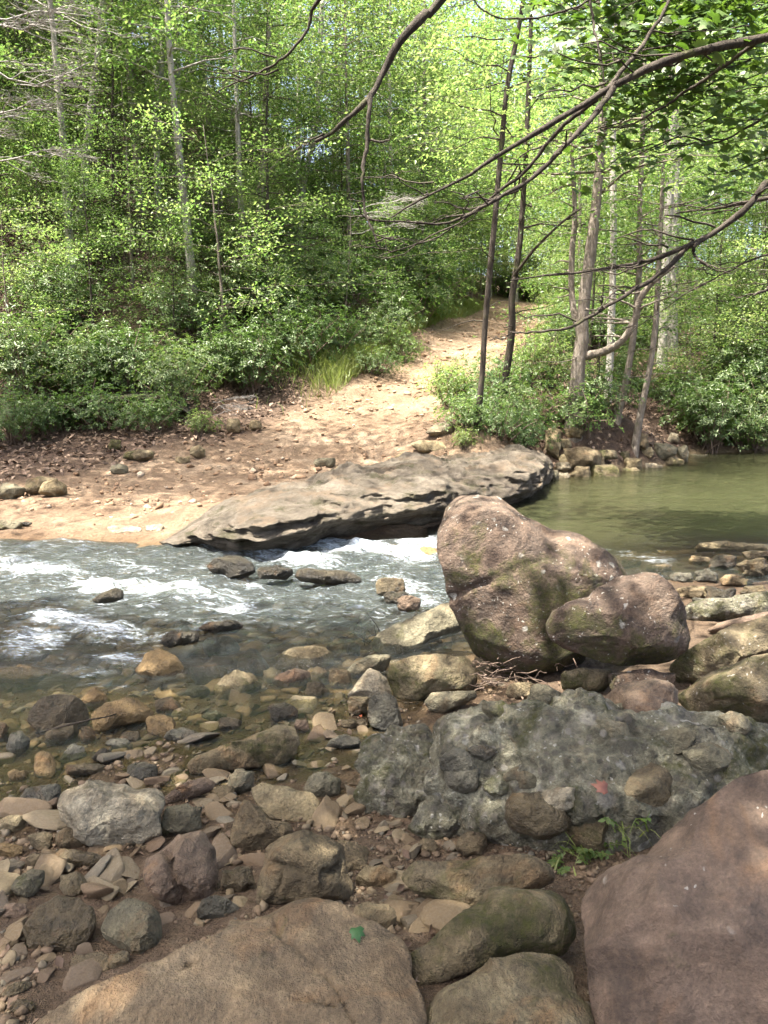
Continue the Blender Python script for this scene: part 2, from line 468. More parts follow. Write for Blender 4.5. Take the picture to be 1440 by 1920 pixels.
def water_mat():
    t = NT('water')
    v = t.vec(vary=False, scale=(0.8, 3.0, 1.0), rot=(0, 0, math.radians(-14)))
    vp = t.vec(vary=False)
    murk = t.attr('murk').outputs['Fac']
    foam = t.attr('foam').outputs['Fac']
    rough = t.attr('chop').outputs['Fac']
    green = t.attr('pool').outputs['Fac']
    w1 = t.noise(v, 5.0, 4, 0.62, 0.8)
    w2 = t.noise(v, 21, 4, 0.72, 0.5)
    w3 = t.noise(vp, 2.2, 3, 0.5)
    h = t.math('ADD', t.math('MULTIPLY', w1, 0.8), t.math('MULTIPLY', w2, 0.55))
    h = t.math('ADD', t.math('MULTIPLY', h, rough), t.math('MULTIPLY', w3, 0.02))
    nrm = t.bump(h, 1.0, 0.20)
    fr = t.n('ShaderNodeFresnel', i_IOR=1.33)
    t.set(fr.inputs['Normal'], nrm)
    tr = t.n('ShaderNodeBsdfTransparent', i_Color=(0.86, 0.85, 0.76, 1))
    df = t.n('ShaderNodeBsdfDiffuse')
    t.set(df.inputs['Color'], t.mix(green, (0.175, 0.205, 0.195), (0.038, 0.040, 0.019)))
    t.set(df.inputs['Normal'], nrm)
    under = t.n('ShaderNodeMixShader'); t.set(under.inputs[0], murk)
    t.t.links.new(tr.outputs[0], under.inputs[1]); t.t.links.new(df.outputs[0], under.inputs[2])
    gl = t.n('ShaderNodeBsdfGlossy', i_Roughness=0.035)
    t.set(gl.inputs['Normal'], nrm)
    surf = t.n('ShaderNodeMixShader'); t.set(surf.inputs[0], fr.outputs[0])
    t.t.links.new(under.outputs[0], surf.inputs[1]); t.t.links.new(gl.outputs[0], surf.inputs[2])
    fw = t.n('ShaderNodeBsdfDiffuse', i_Color=(0.62, 0.68, 0.72, 1))
    t.set(fw.inputs['Normal'], t.bump(t.noise(v, 40, 3, 0.7), 0.7, 0.04))
    ft = t.math('ADD', t.math('MULTIPLY', t.noise(v, 7, 6, 0.76, 0.9), 0.7), t.math('MULTIPLY', t.noise(v, 36, 3, 0.75, 0.4), 0.4))
    ft = t.math('MULTIPLY', t.math('SUBTRACT', ft, 0.55), 3.0)
    fl = t.math('ADD', ft, foam)
    ff = t.ramp(fl, [(0.45, 0.0), (0.75, 0.40), (1.0, 0.92)])
    fin = t.n('ShaderNodeMixShader'); t.set(fin.inputs[0], ff)
    t.t.links.new(surf.outputs[0], fin.inputs[1]); t.t.links.new(fw.outputs[0], fin.inputs[2])
    t.t.links.new(fin.outputs[0], t.out.inputs[0])
    M['water'] = t.m
water_mat()

def leaf_mat(name, stops, tstops, trans=0.45, gloss=0.03, grough=0.42):
    t = NT(name)
    g = t.n('ShaderNodeNewGeometry').outputs['Random Per Island']
    oi = t.n('ShaderNodeObjectInfo').outputs['Random']
    f = t.math('ADD', t.math('MULTIPLY', g, 0.65), t.math('MULTIPLY', oi, 0.35))
    d = t.n('ShaderNodeBsdfDiffuse'); t.set(d.inputs['Color'], t.ramp(f, stops))
    tl = t.n('ShaderNodeBsdfTranslucent'); t.set(tl.inputs['Color'], t.ramp(f, tstops))
    m1 = t.n('ShaderNodeMixShader'); m1.inputs[0].default_value = trans
    t.t.links.new(d.outputs[0], m1.inputs[1]); t.t.links.new(tl.outputs[0], m1.inputs[2])
    gl = t.n('ShaderNodeBsdfGlossy', i_Color=(0.85, 0.9, 0.75, 1), i_Roughness=grough)
    m2 = t.n('ShaderNodeMixShader'); m2.inputs[0].default_value = gloss
    t.t.links.new(m1.outputs[0], m2.inputs[1]); t.t.links.new(gl.outputs[0], m2.inputs[2])
    t.t.links.new(m2.outputs[0], t.out.inputs[0])
    M[name] = t.m
leaf_mat('leaf_bright', [(0, (0.050, 0.095, 0.022)), (0.35, (0.085, 0.135, 0.034)), (0.7, (0.125, 0.165, 0.045)), (1, (0.19, 0.205, 0.065))],
         [(0, (0.10, 0.22, 0.04)), (0.35, (0.19, 0.32, 0.065)), (0.7, (0.28, 0.38, 0.10)), (1, (0.40, 0.46, 0.15))], 0.52)
leaf_mat('leaf_mid', [(0, (0.032, 0.066, 0.020)), (0.4, (0.060, 0.105, 0.030)), (0.75, (0.090, 0.130, 0.040)), (1, (0.135, 0.165, 0.060))],
         [(0, (0.06, 0.14, 0.02)), (0.5, (0.13, 0.23, 0.04)), (1, (0.23, 0.30, 0.07))], 0.42)
leaf_mat('leaf_dark', [(0, (0.034, 0.066, 0.016)), (0.5, (0.058, 0.100, 0.024)), (1, (0.095, 0.135, 0.034))],
         [(0, (0.06, 0.14, 0.02)), (1, (0.14, 0.24, 0.04))], 0.38, 0.045, 0.42)
leaf_mat('leaf_maple', [(0, (0.032, 0.068, 0.016)), (0.5, (0.050, 0.095, 0.022)), (1, (0.085, 0.130, 0.030))],
         [(0, (0.07, 0.15, 0.015)), (1, (0.16, 0.26, 0.03))], 0.35, 0.04)
leaf_mat('grass', [(0, (0.085, 0.120, 0.028)), (0.5, (0.140, 0.175, 0.045)), (1, (0.22, 0.22, 0.085))],
         [(0, (0.16, 0.26, 0.03)), (1, (0.34, 0.38, 0.09))], 0.4)

def bark_mat(name, c, moss=0.0):
    t = NT(name)
    v = t.vec(scale=(1, 1, 0.28))
    v2 = t.vec()
    n = t.noise(v, 26, 6, 0.7)
    b = t.noise(v2, 3.0, 5, 0.6)
    col = t.ramp(n, [(0.3, c[0]), (0.5, c[1]), (0.72, c[2])])
    col = t.mix(t.ramp(b, [(0.52, 0.0), (0.66, 0.6)]), col, c[2])
    if moss:
        col = t.mix(t.ramp(t.noise(v2, 5, 6, 0.7), [(0.6 - 0.2 * moss, 0.0), (0.75 - 0.2 * moss, 0.8)]), col, (0.075, 0.085, 0.025))
    t.principled(col, 0.88, t.bump(n, 0.9, 0.03), 0.25)
    M[name] = t.m
bark_mat('bark_dark', [(0.018, 0.014, 0.010), (0.040, 0.031, 0.023), (0.085, 0.070, 0.054)], moss=0.2)
bark_mat('bark_mid', [(0.085, 0.068, 0.052), (0.155, 0.128, 0.10), (0.26, 0.225, 0.185)], moss=0.2)
bark_mat('bark_pale', [(0.17, 0.15, 0.125), (0.30, 0.275, 0.235), (0.46, 0.43, 0.38)])
bark_mat('twig_grey', [(0.18, 0.165, 0.145), (0.28, 0.262, 0.235), (0.40, 0.38, 0.345)])
bark_mat('twig_brown', [(0.07, 0.048, 0.034), (0.13, 0.092, 0.068), (0.20, 0.15, 0.115)])

# ------------------------------------------------------------------ terrain
def cp(px, py, Y):
    return tuple(at_y(px, py, Y))
CTRL = [
 (0,-4,.45),(-5,-4,.4),(5,-4,.7),(-12,-3,.8),(12,-3,1.6),(0,.5,.35),(-2,.5,.28),(3,.5,.5),(0,1.8,.25),(-1.5,1.8,.17),(1.2,1.8,.30),(2.5,2,.42),
 (-1,2.7,.055),(.2,2.7,.12),(-2.5,3,.0),(-1.2,3.4,-.02),(0,3.5,.015),(-.4,3.1,.035),(1,3.2,.22),(2,3.2,.36),(-3,4,-.06),(-1.5,4.2,-.045),
 (-.3,4.2,-.02),(.6,4.2,.06),(1.5,4.2,.18),(2.7,4.3,.24),(4.5,4,.4),(8,3,1.0),(-6,3.5,.05),(-6,1,.5),(-12,3,.3),(-1.5,4.9,-.14),(-4,4.9,-.16),(0,5,-.08),(.8,5,.02),
 (1.8,5.2,.08),(3,5.5,.1),(5,5.5,.22),(8,6,.6),(-1.5,6,-.28),(-4,6.5,-.30),(-8,6,-.3),(.2,6,-.25),(1,6.2,-.12),(2,6.5,.02),
 (3.2,6.8,.06),(4.5,7,.09),(7,7.3,.25),(2.5,8,.0),(4,8.3,.05),(6,8.7,.10),(9,9,.3),(1,8,-.3),(2,9.5,-.4),(4,10,-.7),(8,11,-.7),
 (3,12,-.6),(6,14,-.6),(12,13,-.6),(20,13,-.5),(10,17,-.25),(16,16,-.4),(-.5,8,-.35),(-3,7.7,-.28),(-6,7.7,-.28),(-12,7,-.3),(-16,6,-.3),
 (-4.3,8.55,.02),(-7,8.8,.02),(-2.2,8.6,.06),(-1,9.2,.2),(.5,10.2,.27),(2,11.8,.22),(-12,9,.05),(-4.5,10,.10),(-2,10.5,.24),
 (0,11,.3),(1.2,12,.34),(-7,11,.16),(-11,11,.3),(-3,12.5,.36),(-5.5,13,.5),(-1,12.5,.42),(.6,13,.5),(-9,13.5,.85),
 cp(400,800,14.5),cp(560,775,15.5),cp(700,742,17),cp(800,722,18),cp(760,668,21),cp(860,640,24),cp(900,612,28),cp(990,577,35),cp(925,582,34),
 cp(1060,577,35),(11,46,5.0),(9,62,5.5),cp(350,700,16.8),cp(100,760,15.3),cp(0,700,15.8),cp(0,400,20),cp(400,400,23.5),cp(250,560,18.8),
 cp(500,560,20),cp(620,645,20),cp(600,430,27),cp(250,120,30),cp(0,50,27),cp(500,230,38),cp(700,565,26),cp(800,575,31),cp(780,530,38),cp(860,520,50),
 (-30,20,13),(-30,10,5),(-25,40,24),(0,62,9),(-40,62,34),(-40,-4,3),
 cp(900,800,13.4),cp(1080,770,15),cp(1000,765,15.8),cp(1150,805,15),cp(1190,835,15),cp(1030,872,13.8),cp(1100,895,13.6),cp(1200,880,14.8),cp(1270,858,16.4),
 cp(940,700,18),cp(1000,650,22),cp(1150,705,20),cp(1250,660,22),cp(1300,852,17.3),cp(1440,852,17.8),cp(1380,740,20),cp(1440,640,25),cp(1440,540,33),cp(1250,545,34),
 (20,18,.2),(20,26,4),(25,40,8),(40,30,8),(18,62,8),(40,62,12),(40,-4,5),(40,12,2.5),
]
CP = np.array(CTRL, float)
_rb = lambda A, B: np.sqrt(((A[:, None, :] - B[None, :, :]) ** 2).sum(-1) + 0.35 ** 2)
_A = _rb(CP[:, :2], CP[:, :2])
_n = len(CP)
_S = np.zeros((_n + 1, _n + 1)); _S[:_n, :_n] = _A + np.eye(_n) * 1e-6; _S[:_n, _n] = 1; _S[_n, :_n] = 1
_W = np.linalg.solve(_S, np.concatenate([CP[:, 2], [0]]))
def H0(x, y):
    x = np.asarray(x, float).ravel(); y = np.asarray(y, float).ravel()
    out = np.empty(len(x))
    for k in range(0, len(x), 20000):
        out[k:k + 20000] = _rb(np.stack([x[k:k + 20000], y[k:k + 20000]], 1), CP[:, :2]) @ _W[:_n] + _W[_n]
    return out
ROAD = np.array([[-3.5, 11.2], [-1.2, 13.2], [0.2, 16.5], [1.2, 20], [2.6, 25], [4.6, 31], [6.4, 36], [9, 46], [9, 62]])
def road_dist(x, y):
    x = np.asarray(x, float); y = np.asarray(y, float)
    best = np.full(x.shape, 1e9)
    for a, b in zip(ROAD[:-1], ROAD[1:]):
        d = b - a
        t = np.clip(((x - a[0]) * d[0] + (y - a[1]) * d[1]) / (d @ d), 0, 1)
        best = np.minimum(best, np.hypot(x - a[0] - t * d[0], y - a[1] - t * d[1]))
    return best
def zones(x, y, z):
    nz = fbm(np.stack([x * 0.7, y * 0.7, 0 * x], 1), 4, 3)
    rd = road_dist(x, y)
    flat = (1 - smooth(y - 0.25 * nz - (13.4 + 0.12 * (x + 2)), -.9, .5)) * smooth(y, 8.2, 8.7) * (1 - smooth(x, 1.6, 2.6)) * smooth(z, -.08, .02)
    flat = flat * (1 - 0.85 * smooth(-x - 4.5 + 1.2 * nz - (12.2 - y) * 1.1, -0.4, 0.8))
    mud = np.maximum(flat, (1 - smooth(rd + 0.5 * nz, 1.3, 2.3)) * smooth(y, 12, 13))
    near = 1 - smooth(y, 7.5, 8.3)
    lit = smooth(z + 0.1 * nz, 0.05, 0.25) * (1 - near)
    grav = near * smooth(z, -0.03, 0.05)
    return mud, lit, grav
def H(x, y):
    x = np.asarray(x, float).ravel(); y = np.asarray(y, float).ravel()
    z = H0(x, y)
    P = np.stack([x, y, 0 * x], 1)
    far = smooth(y, 13, 18)
    z = z + fbm(P * 0.9, 4, 11) * (0.03 + 0.22 * far * smooth(road_dist(x, y), 1.2, 3.0))
    z = z + fbm(P * 4.5, 3, 12) * 0.028
    return z
def ground_hit(px, py):
    d = ray(px, py)
    C0 = np.array([0, 0, CAM_Z])
    t = np.concatenate([np.linspace(1.0, 8, 60), np.geomspace(8, 80, 110)[1:]])
    P = C0 + d * t[:, None]
    below = P[:, 2] < H(P[:, 0], P[:, 1])
    if not below.any():
        return P[-1]
    k = max(1, int(np.argmax(below)))
    t = np.linspace(t[k - 1], t[k], 40)
    P = C0 + d * t[:, None]
    below = P[:, 2] < H(P[:, 0], P[:, 1])
    return P[int(np.argmax(below))]
def Hs(x, y):
    return float(H(np.array([x]), np.array([y]))[0])

def build_ground():
    u = np.linspace(-1, 1, 420)
    xs = 1.6 * np.sinh(u * math.asinh(42 / 1.6))
    a0, a1 = math.asinh((-5 - 4.2) / 3.2), math.asinh((75 - 4.2) / 3.2)
    ys = 4.2 + 3.2 * np.sinh(np.linspace(a0, a1, 520))
    X, Y = np.meshgrid(xs, ys)
    x, y = X.ravel(), Y.ravel()
    z = H(x, y)
    mud, lit, grav = zones(x, y, z)
    P = np.stack([x, y, z], 1)
    # wheel churned mud
    z = z + mud * (0.022 * fbm(np.stack([x * 1.6, y * 2.6, 0 * x], 1), 5, 23) + 0.020 * ridged(np.stack([x * 2.2 + .6 * y, y * 3.6, 0 * x], 1), 3, 21) + 0.018 * fbm(P * 9, 3, 4))
    z = z + lit * 0.03 * fbm(P * 7, 3, 8)
    # low bank under the shrubs on the left is undercut
    wet = (1 - smooth(z, 0.0, 0.13)) * (1 - smooth(y, 10.5, 11.5) * (x < 2))
    nx, ny = len(xs), len(ys)
    i = np.arange(ny - 1)[:, None] * nx + np.arange(nx - 1)[None, :]
    Q = np.stack([i, i + 1, i + nx + 1, i + nx], -1).reshape(-1, 4)
    zone = np.stack([mud, lit, grav, np.ones_like(mud)], 1)
    me = mesh_np('ground', np.stack([x, y, z], 1), [Q], M['ground'], True, {'zone': zone, 'wet': wet})
    link('ground', me, kind='structure')
build_ground()

# ------------------------------------------------------------------ water
FOAM = [  # px, py, radius along, radius across (photo pixels), strength
 (690,1030,150,16,1.0),(560,1052,90,12,.95),(790,1020,50,16,1.0),(180,1108,60,18,.95),(60,1072,110,16,.8),(330,1112,150,16,.8),(470,1100,60,12,.55),
 (430,1145,60,12,.8),(490,1130,50,14,.6),(760,1105,60,22,.75),(800,1130,40,15,.7),(120,1175,80,16,.85),(190,1190,110,14,.8),(70,1205,60,20,.85),
 (40,1222,50,14,.7),(230,1235,60,14,.75),(160,1262,60,10,.55),(300,1245,60,10,.5),(210,1288,70,9,.5),(560,1085,60,8,.6),(650,1096,50,8,.7),(600,1070,50,10,.6),
 (250,1070,120,9,.5),(120,1045,90,8,.4),(380,1175,80,10,.5),(300,1205,70,10,.5),(1190,1042,60,9,.45),(1230,1050,50,10,.5),(330,1052,60,8,.4),(520,1150,60,9,.4),(640,1140,60,9,.35),
]
def build_water():
    u = np.linspace(-1, 1, 460)
    xs = 0.3 + 2.2 * np.sinh(u * math.asinh(24 / 2.2))
    a0, a1 = math.asinh((2.4 - 6.2) / 2.6), math.asinh((20.5 - 6.2) / 2.6)
    ys = 6.2 + 2.6 * np.sinh(np.linspace(a0, a1, 430))
    X, Y = np.meshgrid(xs, ys)
    x, y = X.ravel(), Y.ravel()
    g = H(x, y)
    pool = smooth(x + 0.35 * (y - 8), 0.6, 2.4) * smooth(y, 6.3, 7.3)
    z = 0.10 * pool
    px, py = to_px(np.stack([x, y, z], 1))
    foam = np.zeros_like(x)
    for fx, fy, ra, rb, s in FOAM:
        dx, dy = px - fx, py - fy
        c, sn = math.cos(-0.10), math.sin(-0.10)
        a = dx * c - dy * sn; b = dx * sn + dy * c
        foam = np.maximum(foam, .90 * s * np.exp(-((a / (ra * 1.25)) ** 2 + (b / (rb * 1.3)) ** 2)))
    rapid = smooth(y, 4.6, 5.6) * (1 - pool) * (1 - smooth(y, 8.4, 8.8))
    chop = 0.05 + 0.90 * rapid + 0.25 * np.exp(-((x - 2.8) / 1.6) ** 2 - ((y - 7.6) / 0.7) ** 2)
    chop = chop * (0.25 + 0.75 * smooth(y, 3.9, 5.0))
    foam = np.maximum(foam, .31 * rapid * smooth(y, 4.9, 5.8))
    c, s = math.cos(math.radians(14)), math.sin(math.radians(14))
    xr, yr = x * c + y * s, -x * s + y * c
    W = np.stack([xr * 1.5, yr * 3.4, 0 * x], 1)
    wav = fbm(W, 3, 40) * 0.075 + ridged(W * 1.9, 3, 41) * 0.032
    z = z + wav * rapid + foam * (0.06 + 0.10 * fbm(np.stack([xr * 4, yr * 9, 0 * x], 1), 3, 44)) * (0.3 + 0.7 * rapid)
    z = z + pool * 0.006 * fbm(np.stack([x * 1.5, y * 3, 0 * x], 1), 3, 45)
    z = z + (1 - pool) * (1 - rapid) * 0.003 * fbm(np.stack([x * 6, y * 6, 0 * x], 1), 2, 46)
    dep = np.clip(z - g, 0, 2)
    murk = np.clip(0.03 + .24 * rapid * smooth(y, 5.2, 6.4) + (.34 + .58 * pool) * (1 - np.exp(-dep * (1.9 + 2.7 * pool))), 0, 0.95)
    keep = dep > -0.06
    nx, ny = len(xs), len(ys)
    i = np.arange(ny - 1)[:, None] * nx + np.arange(nx - 1)[None, :]
    Q = np.stack([i, i + 1, i + nx + 1, i + nx], -1).reshape(-1, 4)
    wetq = ((z - g)[Q].max(1) > -0.02) & ((y[Q].max(1) < 8.75) | (x[Q].min(1) > 0.5))
    Q = Q[wetq]
    used = np.unique(Q)
    mp = np.zeros(len(x), int); mp[used] = np.arange(len(used))
    me = mesh_np('water', np.stack([x, y, z], 1)[used], [mp[Q]], M['water'], True,
                 {'pool': pool[used], 'murk': murk[used], 'foam': foam[used], 'chop': chop[used]})
    link('water', me, kind='structure')
build_water()
# ------------------------------------------------------------------ rocks
_cs = {}
def cubesphere(n):
    if n in _cs: return _cs[n]
    g = np.tan(np.linspace(-1, 1, n + 1) * math.pi / 4)
    A, B = np.meshgrid(g, g)
    one = np.ones_like(A)
    faces = [(one, A, B), (-one, -A, B), (-A, one, B), (A, -one, B), (A, B, one), (A, -B, -one)]
    V = np.concatenate([np.stack([f[0].ravel(), f[1].ravel(), f[2].ravel()], 1) for f in faces])
    i = np.arange(n)[:, None] * (n + 1) + np.arange(n)[None, :]
    q = np.stack([i, i + 1, i + n + 2, i + n + 1], -1).reshape(-1, 4)
    Q = np.concatenate([q + k * (n + 1) ** 2 for k in range(6)])
    key = np.round(V * 1e5).astype(np.int64)
    _, idx, inv = np.unique(key, axis=0, return_index=True, return_inverse=True)
    inv = np.asarray(inv).ravel()
    V = V[idx]; Q = inv[Q]
    V = V / np.linalg.norm(V, axis=1)[:, None]
    a = np.cross(V[Q[:, 1]] - V[Q[:, 0]], V[Q[:, 3]] - V[Q[:, 0]])
    flip = (a * V[Q[:, 0]]).sum(1) < 0
    Q[flip] = Q[flip][:, ::-1]
    _cs[n] = (V, Q)
    return _cs[n]
def facet(P, rs, k, lo, hi, front=None):
    for _ in range(k):
        for _t in range(20):
            d = rs.normal(size=3); d /= np.linalg.norm(d)
            if front is None or d[1] > front: break
        lim = rs.uniform(lo, hi)
        ex = P @ d - lim
        P = P - np.where(ex > 0, ex * 0.93, 0)[:, None] * d
    return P
def ov(x0, y0, x1, y1, seed, sq=0.75, jag=0.10, n=14):
    rs = np.random.RandomState(seed)
    out = []
    rot = rs.uniform(-.25, .25)
    for k in range(n):
        a = 2 * math.pi * k / n
        c, s = math.cos(a + rot), math.sin(a + rot)
        r = 1 + rs.normal() * jag
        out.append(((x0 + x1) / 2 + (x1 - x0) / 2 * r * np.sign(c) * abs(c) ** sq,
                    (y0 + y1) / 2 + (y1 - y0) / 2 * r * np.sign(s) * abs(s) ** sq))
    return out
def tl(off, pts): return [(x / 2 + off[0], y / 2 + off[1]) for x, y in pts]
T5, T6, T7, T8, T4 = (0, 980), (720, 980), (0, 1420), (720, 1420), (720, 560)
import re
NEAR = []      # (pixel centre, short name) of the labelled rocks
def short(lab):
    return re.split(r' (?:with|at|in|on|beside|under|above|below|behind|left|right|of|standing|leaning|filling|lying|along|half|and|wedged|tucked|touching|between|hanging|member|breaking|across) |,', lab)[0]
FOOT = []      # outlines of the big rocks, to keep cobbles from standing inside them
def rock(name, label, poly, mat='brown', dt=0.0, tf=0.6, tb=0.8, e=0.7, seed=1, rough=0.055, nf=6, n=26, group=None, cat='rock',
         dz=0.0, corner=1, ridge=0.022, hit=None, keep=True, lump=0.0, groove=()):
    rs = np.random.RandomState(seed * 7 + 3)
    poly = np.array(poly, float)
    ext = max(np.ptp(poly[:, 0]), np.ptp(poly[:, 1]))
    n = int(min(n, max(9, 6 + ext * .13)))
    if keep:
        FOOT.append(poly)
        NEAR.append((poly.mean(0), short(label)))
    lo = poly[poly[:, 1] >= poly[:, 1].max() - 0.12 * np.ptp(poly[:, 1])]
    bx, by = lo[:, 0].mean(), poly[:, 1].max()
    B = ground_hit(bx, by) if hit is None else np.array(hit, float)
    B = B + np.array([0, 0, dz])
    d = ray(bx, by); d = d / np.linalg.norm(d)
    tilt = math.asin(-d[2]) + math.radians(dt)
    N = np.array([d[0] * math.cos(tilt) * -1.0 * (abs(dt) < 30), -math.cos(tilt), math.sin(tilt)])
    N /= np.linalg.norm(N)
    U = np.cross(np.array([0, 0, 1.0]), N); U /= np.linalg.norm(U)       # rightwards seen from the camera
    W = np.cross(N, U)
    C0 = np.array([0, 0, CAM_Z])
    pts = []
    for p in poly:
        r = ray(*p)
        t = ((B - C0) @ N) / (r @ N)
        q = C0 + r * t - B
        pts.append((q @ U, q @ W))
    pts = np.array(pts)
    # dense closed outline, a little rounded
    m = len(pts)
    dense = []
    for k in range(m):
        a, b = pts[k], pts[(k + 1) % m]
        for u in np.linspace(0, 1, 14, endpoint=False): dense.append(a * (1 - u) + b * u)
    dense = np.array(dense)
    for _ in range(2 + 3 * corner):
        dense = 0.5 * dense + 0.25 * (np.roll(dense, 1, 0) + np.roll(dense, -1, 0))
    cen = (dense.min(0) + dense.max(0)) / 2 * 0.5 + dense.mean(0) * 0.5
    rel = dense - cen
    ang = np.arctan2(rel[:, 1], rel[:, 0]); rad = np.hypot(rel[:, 0], rel[:, 1])
    o = np.argsort(ang)
    ang, rad = ang[o], rad[o]
    hw, hh = np.ptp(pts[:, 0]) / 2, np.ptp(pts[:, 1]) / 2
    size = min(hw, hh) * 0.6 + 0.4 * max(hw, hh)
    V, Q = cubesphere(n)
    a, b, c = V[:, 0], V[:, 1], V[:, 2]
    rho = np.hypot(a, c)
    q = rho ** e
    nn = np.sign(b) * np.abs(b) ** e
    th = np.arctan2(c, a)
    S = np.stack([q * np.cos(th), nn, q * np.sin(th)], 1)
    S = facet(S, rs, nf + 3, 0.55, 0.88, 0.15)
    S = facet(S, rs, nf // 2, 0.8, 0.95, None)
    th2 = np.arctan2(S[:, 2], S[:, 0]); q2 = np.hypot(S[:, 0], S[:, 2])
    nb_ = 40
    bi = ((th2 + math.pi) / (2 * math.pi) * nb_).astype(int) % nb_
    mx = np.zeros(nb_); np.maximum.at(mx, bi, q2)
    mx = .25 * np.roll(mx, 1) + .5 * mx + .25 * np.roll(mx, -1)
    q2 = q2 / np.interp(th2, (np.arange(nb_) + .5) / nb_ * 2 * math.pi - math.pi, mx, period=2 * math.pi)
    R = np.interp(th2, ang, rad, period=2 * math.pi)
    b2 = S[:, 1]
    thick = np.where(b2 > 0, tf, tb) * size
    L = np.stack([cen[0] + R * q2 * np.cos(th2), cen[1] + R * q2 * np.sin(th2), b2 * thick], 1)
    P = B + L[:, :1] * U + L[:, 1:2] * W + L[:, 2:] * N
    ctr = B + cen[0] * U + cen[1] * W
    out = vnormals(P, Q)
    out = out * np.sign((out * (P - ctr)).sum(1).mean())
    sc = 1.0 / max(size, 0.02)
    Pn = P * sc + seed * 5.7
    disp = rough * size * (1.6 * fbm(Pn * 1.1, 4, seed) + 0.9 * fbm(Pn * 3.5, 3, seed + 9))
    if ridge:
        disp += ridge * size * (np.minimum(ridged(Pn * 1.7, 3, seed + 5), 0.55) - 0.2)
    if lump:
        disp += lump * (np.maximum(0, .62 - cell(P * 9, seed)) * 1.0 + .5 * np.maximum(0, .6 - cell(P * 23, seed + 3)) + .06 * fbm(P * 40, 2, seed))
    if groove:
        gx, gy = to_px(P)
        for line, dep, wid in groove:
            line = spline(np.array(line, float), 60)
            dd = np.sqrt(((gx[:, None] - line[None, :, 0]) ** 2 + (gy[:, None] - line[None, :, 1]) ** 2).min(1))
            disp -= dep * np.exp(-(dd / (wid * (1 + .5 * fbm(P * 14, 2, seed)))) ** 2) * ((P - ctr) @ N > -.1 * size)
    P = P + out * disp[:, None]
    me = mesh_np(name, P - ctr, [Q], M[mat], True)
    o = link(name, me, None, label, cat, group, None, tuple(ctr))
    return o, P, ctr, N
def R_(label, poly, mat='brown', **kw):
    return rock('rock', label, poly, mat, **kw)

# -- the biggest boulders
rock('boulder', 'tall pinkish sandstone boulder standing at the water edge, tallest of all',
     [(820,975),(826,945),(848,922),(890,915),(930,920),(962,941),(1000,966),(1035,990),(1072,998),(1105,1015),(1140,1036),(1172,1056),(1192,1082),(1190,1130),
      (1150,1195),(1100,1245),(1050,1278),(990,1284),(955,1280),(918,1258),(888,1222),(860,1180),(843,1130),(836,1090),(826,1045)],
     'pink', dt=-8, tf=.40, tb=.7, e=.5, seed=3, rough=.034, nf=10, n=72, ridge=.04, groove=[(tl(T6, [(245,285),(340,240),(440,202),(520,160),(600,130),(655,88)]), .022, 7)], hit=at_y(985, 1284, 4.4))
rock('boulder', 'smooth pinkish saddle-topped boulder leaning on the right foot of the tallest boulder',
     tl(T6, [(610,380),(632,335),(700,292),(765,285),(800,250),(850,214),(900,196),(970,183),(1030,195),(1080,232),(1112,285),(1142,345),(1166,420),(1150,482),(1100,527),(1000,548),(880,542),(760,502),(680,470),(630,432)]),
     'pink', dt=-5, tf=.45, tb=.5, e=.6, seed=5, rough=.035, nf=6, n=48, ridge=.03, hit=at_y(1210, 1254, 3.9))
rock('boulder', 'huge smooth mauve-brown boulder filling the lower right corner',
     tl(T8, [(735,560),(742,480),(772,400),(850,342),(960,322),(1060,252),(1140,182),(1250,122),(1350,86),(1440,68),(1600,62),(1750,150),(1780,500),(1700,1000),(1500,1160),(820,1160),(785,900),(752,700)]),
     'mauve', dt=12, tf=.32, tb=.5, e=.5, seed=8, rough=.04, nf=5, n=60, dz=.03, ridge=.03,
     groove=[(tl(T8, [(1085,525),(1150,480),(1230,425),(1300,395)]), .006, 6), (tl(T8, [(940,660),(1080,620),(1200,560),(1290,520)]), .006, 6)])
rock('boulder', 'wide flat tan-brown slab at the bottom with a green leaf on it',
     tl(T7, [(40,1010),(130,940),(240,880),(400,800),(560,722),(640,690),(760,640),(880,590),(1010,545),(1200,518),(1300,568),(1420,630),(1500,688),(1535,760),(1545,830),(1565,880),(1600,1010),(1500,1140),(900,1180),(300,1140),(60,1080)]),
     'slab', dt=34, tf=.16, tb=.34, e=.42, seed=11, rough=.036, nf=6, n=84, ridge=.022, corner=1,
     groove=[(tl(T7, [(1035,600),(1050,660),(1100,700),(1160,750),(1215,805),(1262,870),(1292,935),(1330,1010)]), .011, 5), (tl(T7, [(985,805),(1060,790),(1130,802),(1180,795)]), .018, 9),
             (tl(T7, [(1120,885),(1190,905),(1255,925)]), .016, 7), (tl(T7, [(1040,740),(1075,745),(1110,760)]), .014, 7), (tl(T7, [(700,760),(760,820),(800,900)]), .008, 8), (tl(T7, [(330,950),(365,940)]), .012, 7)])
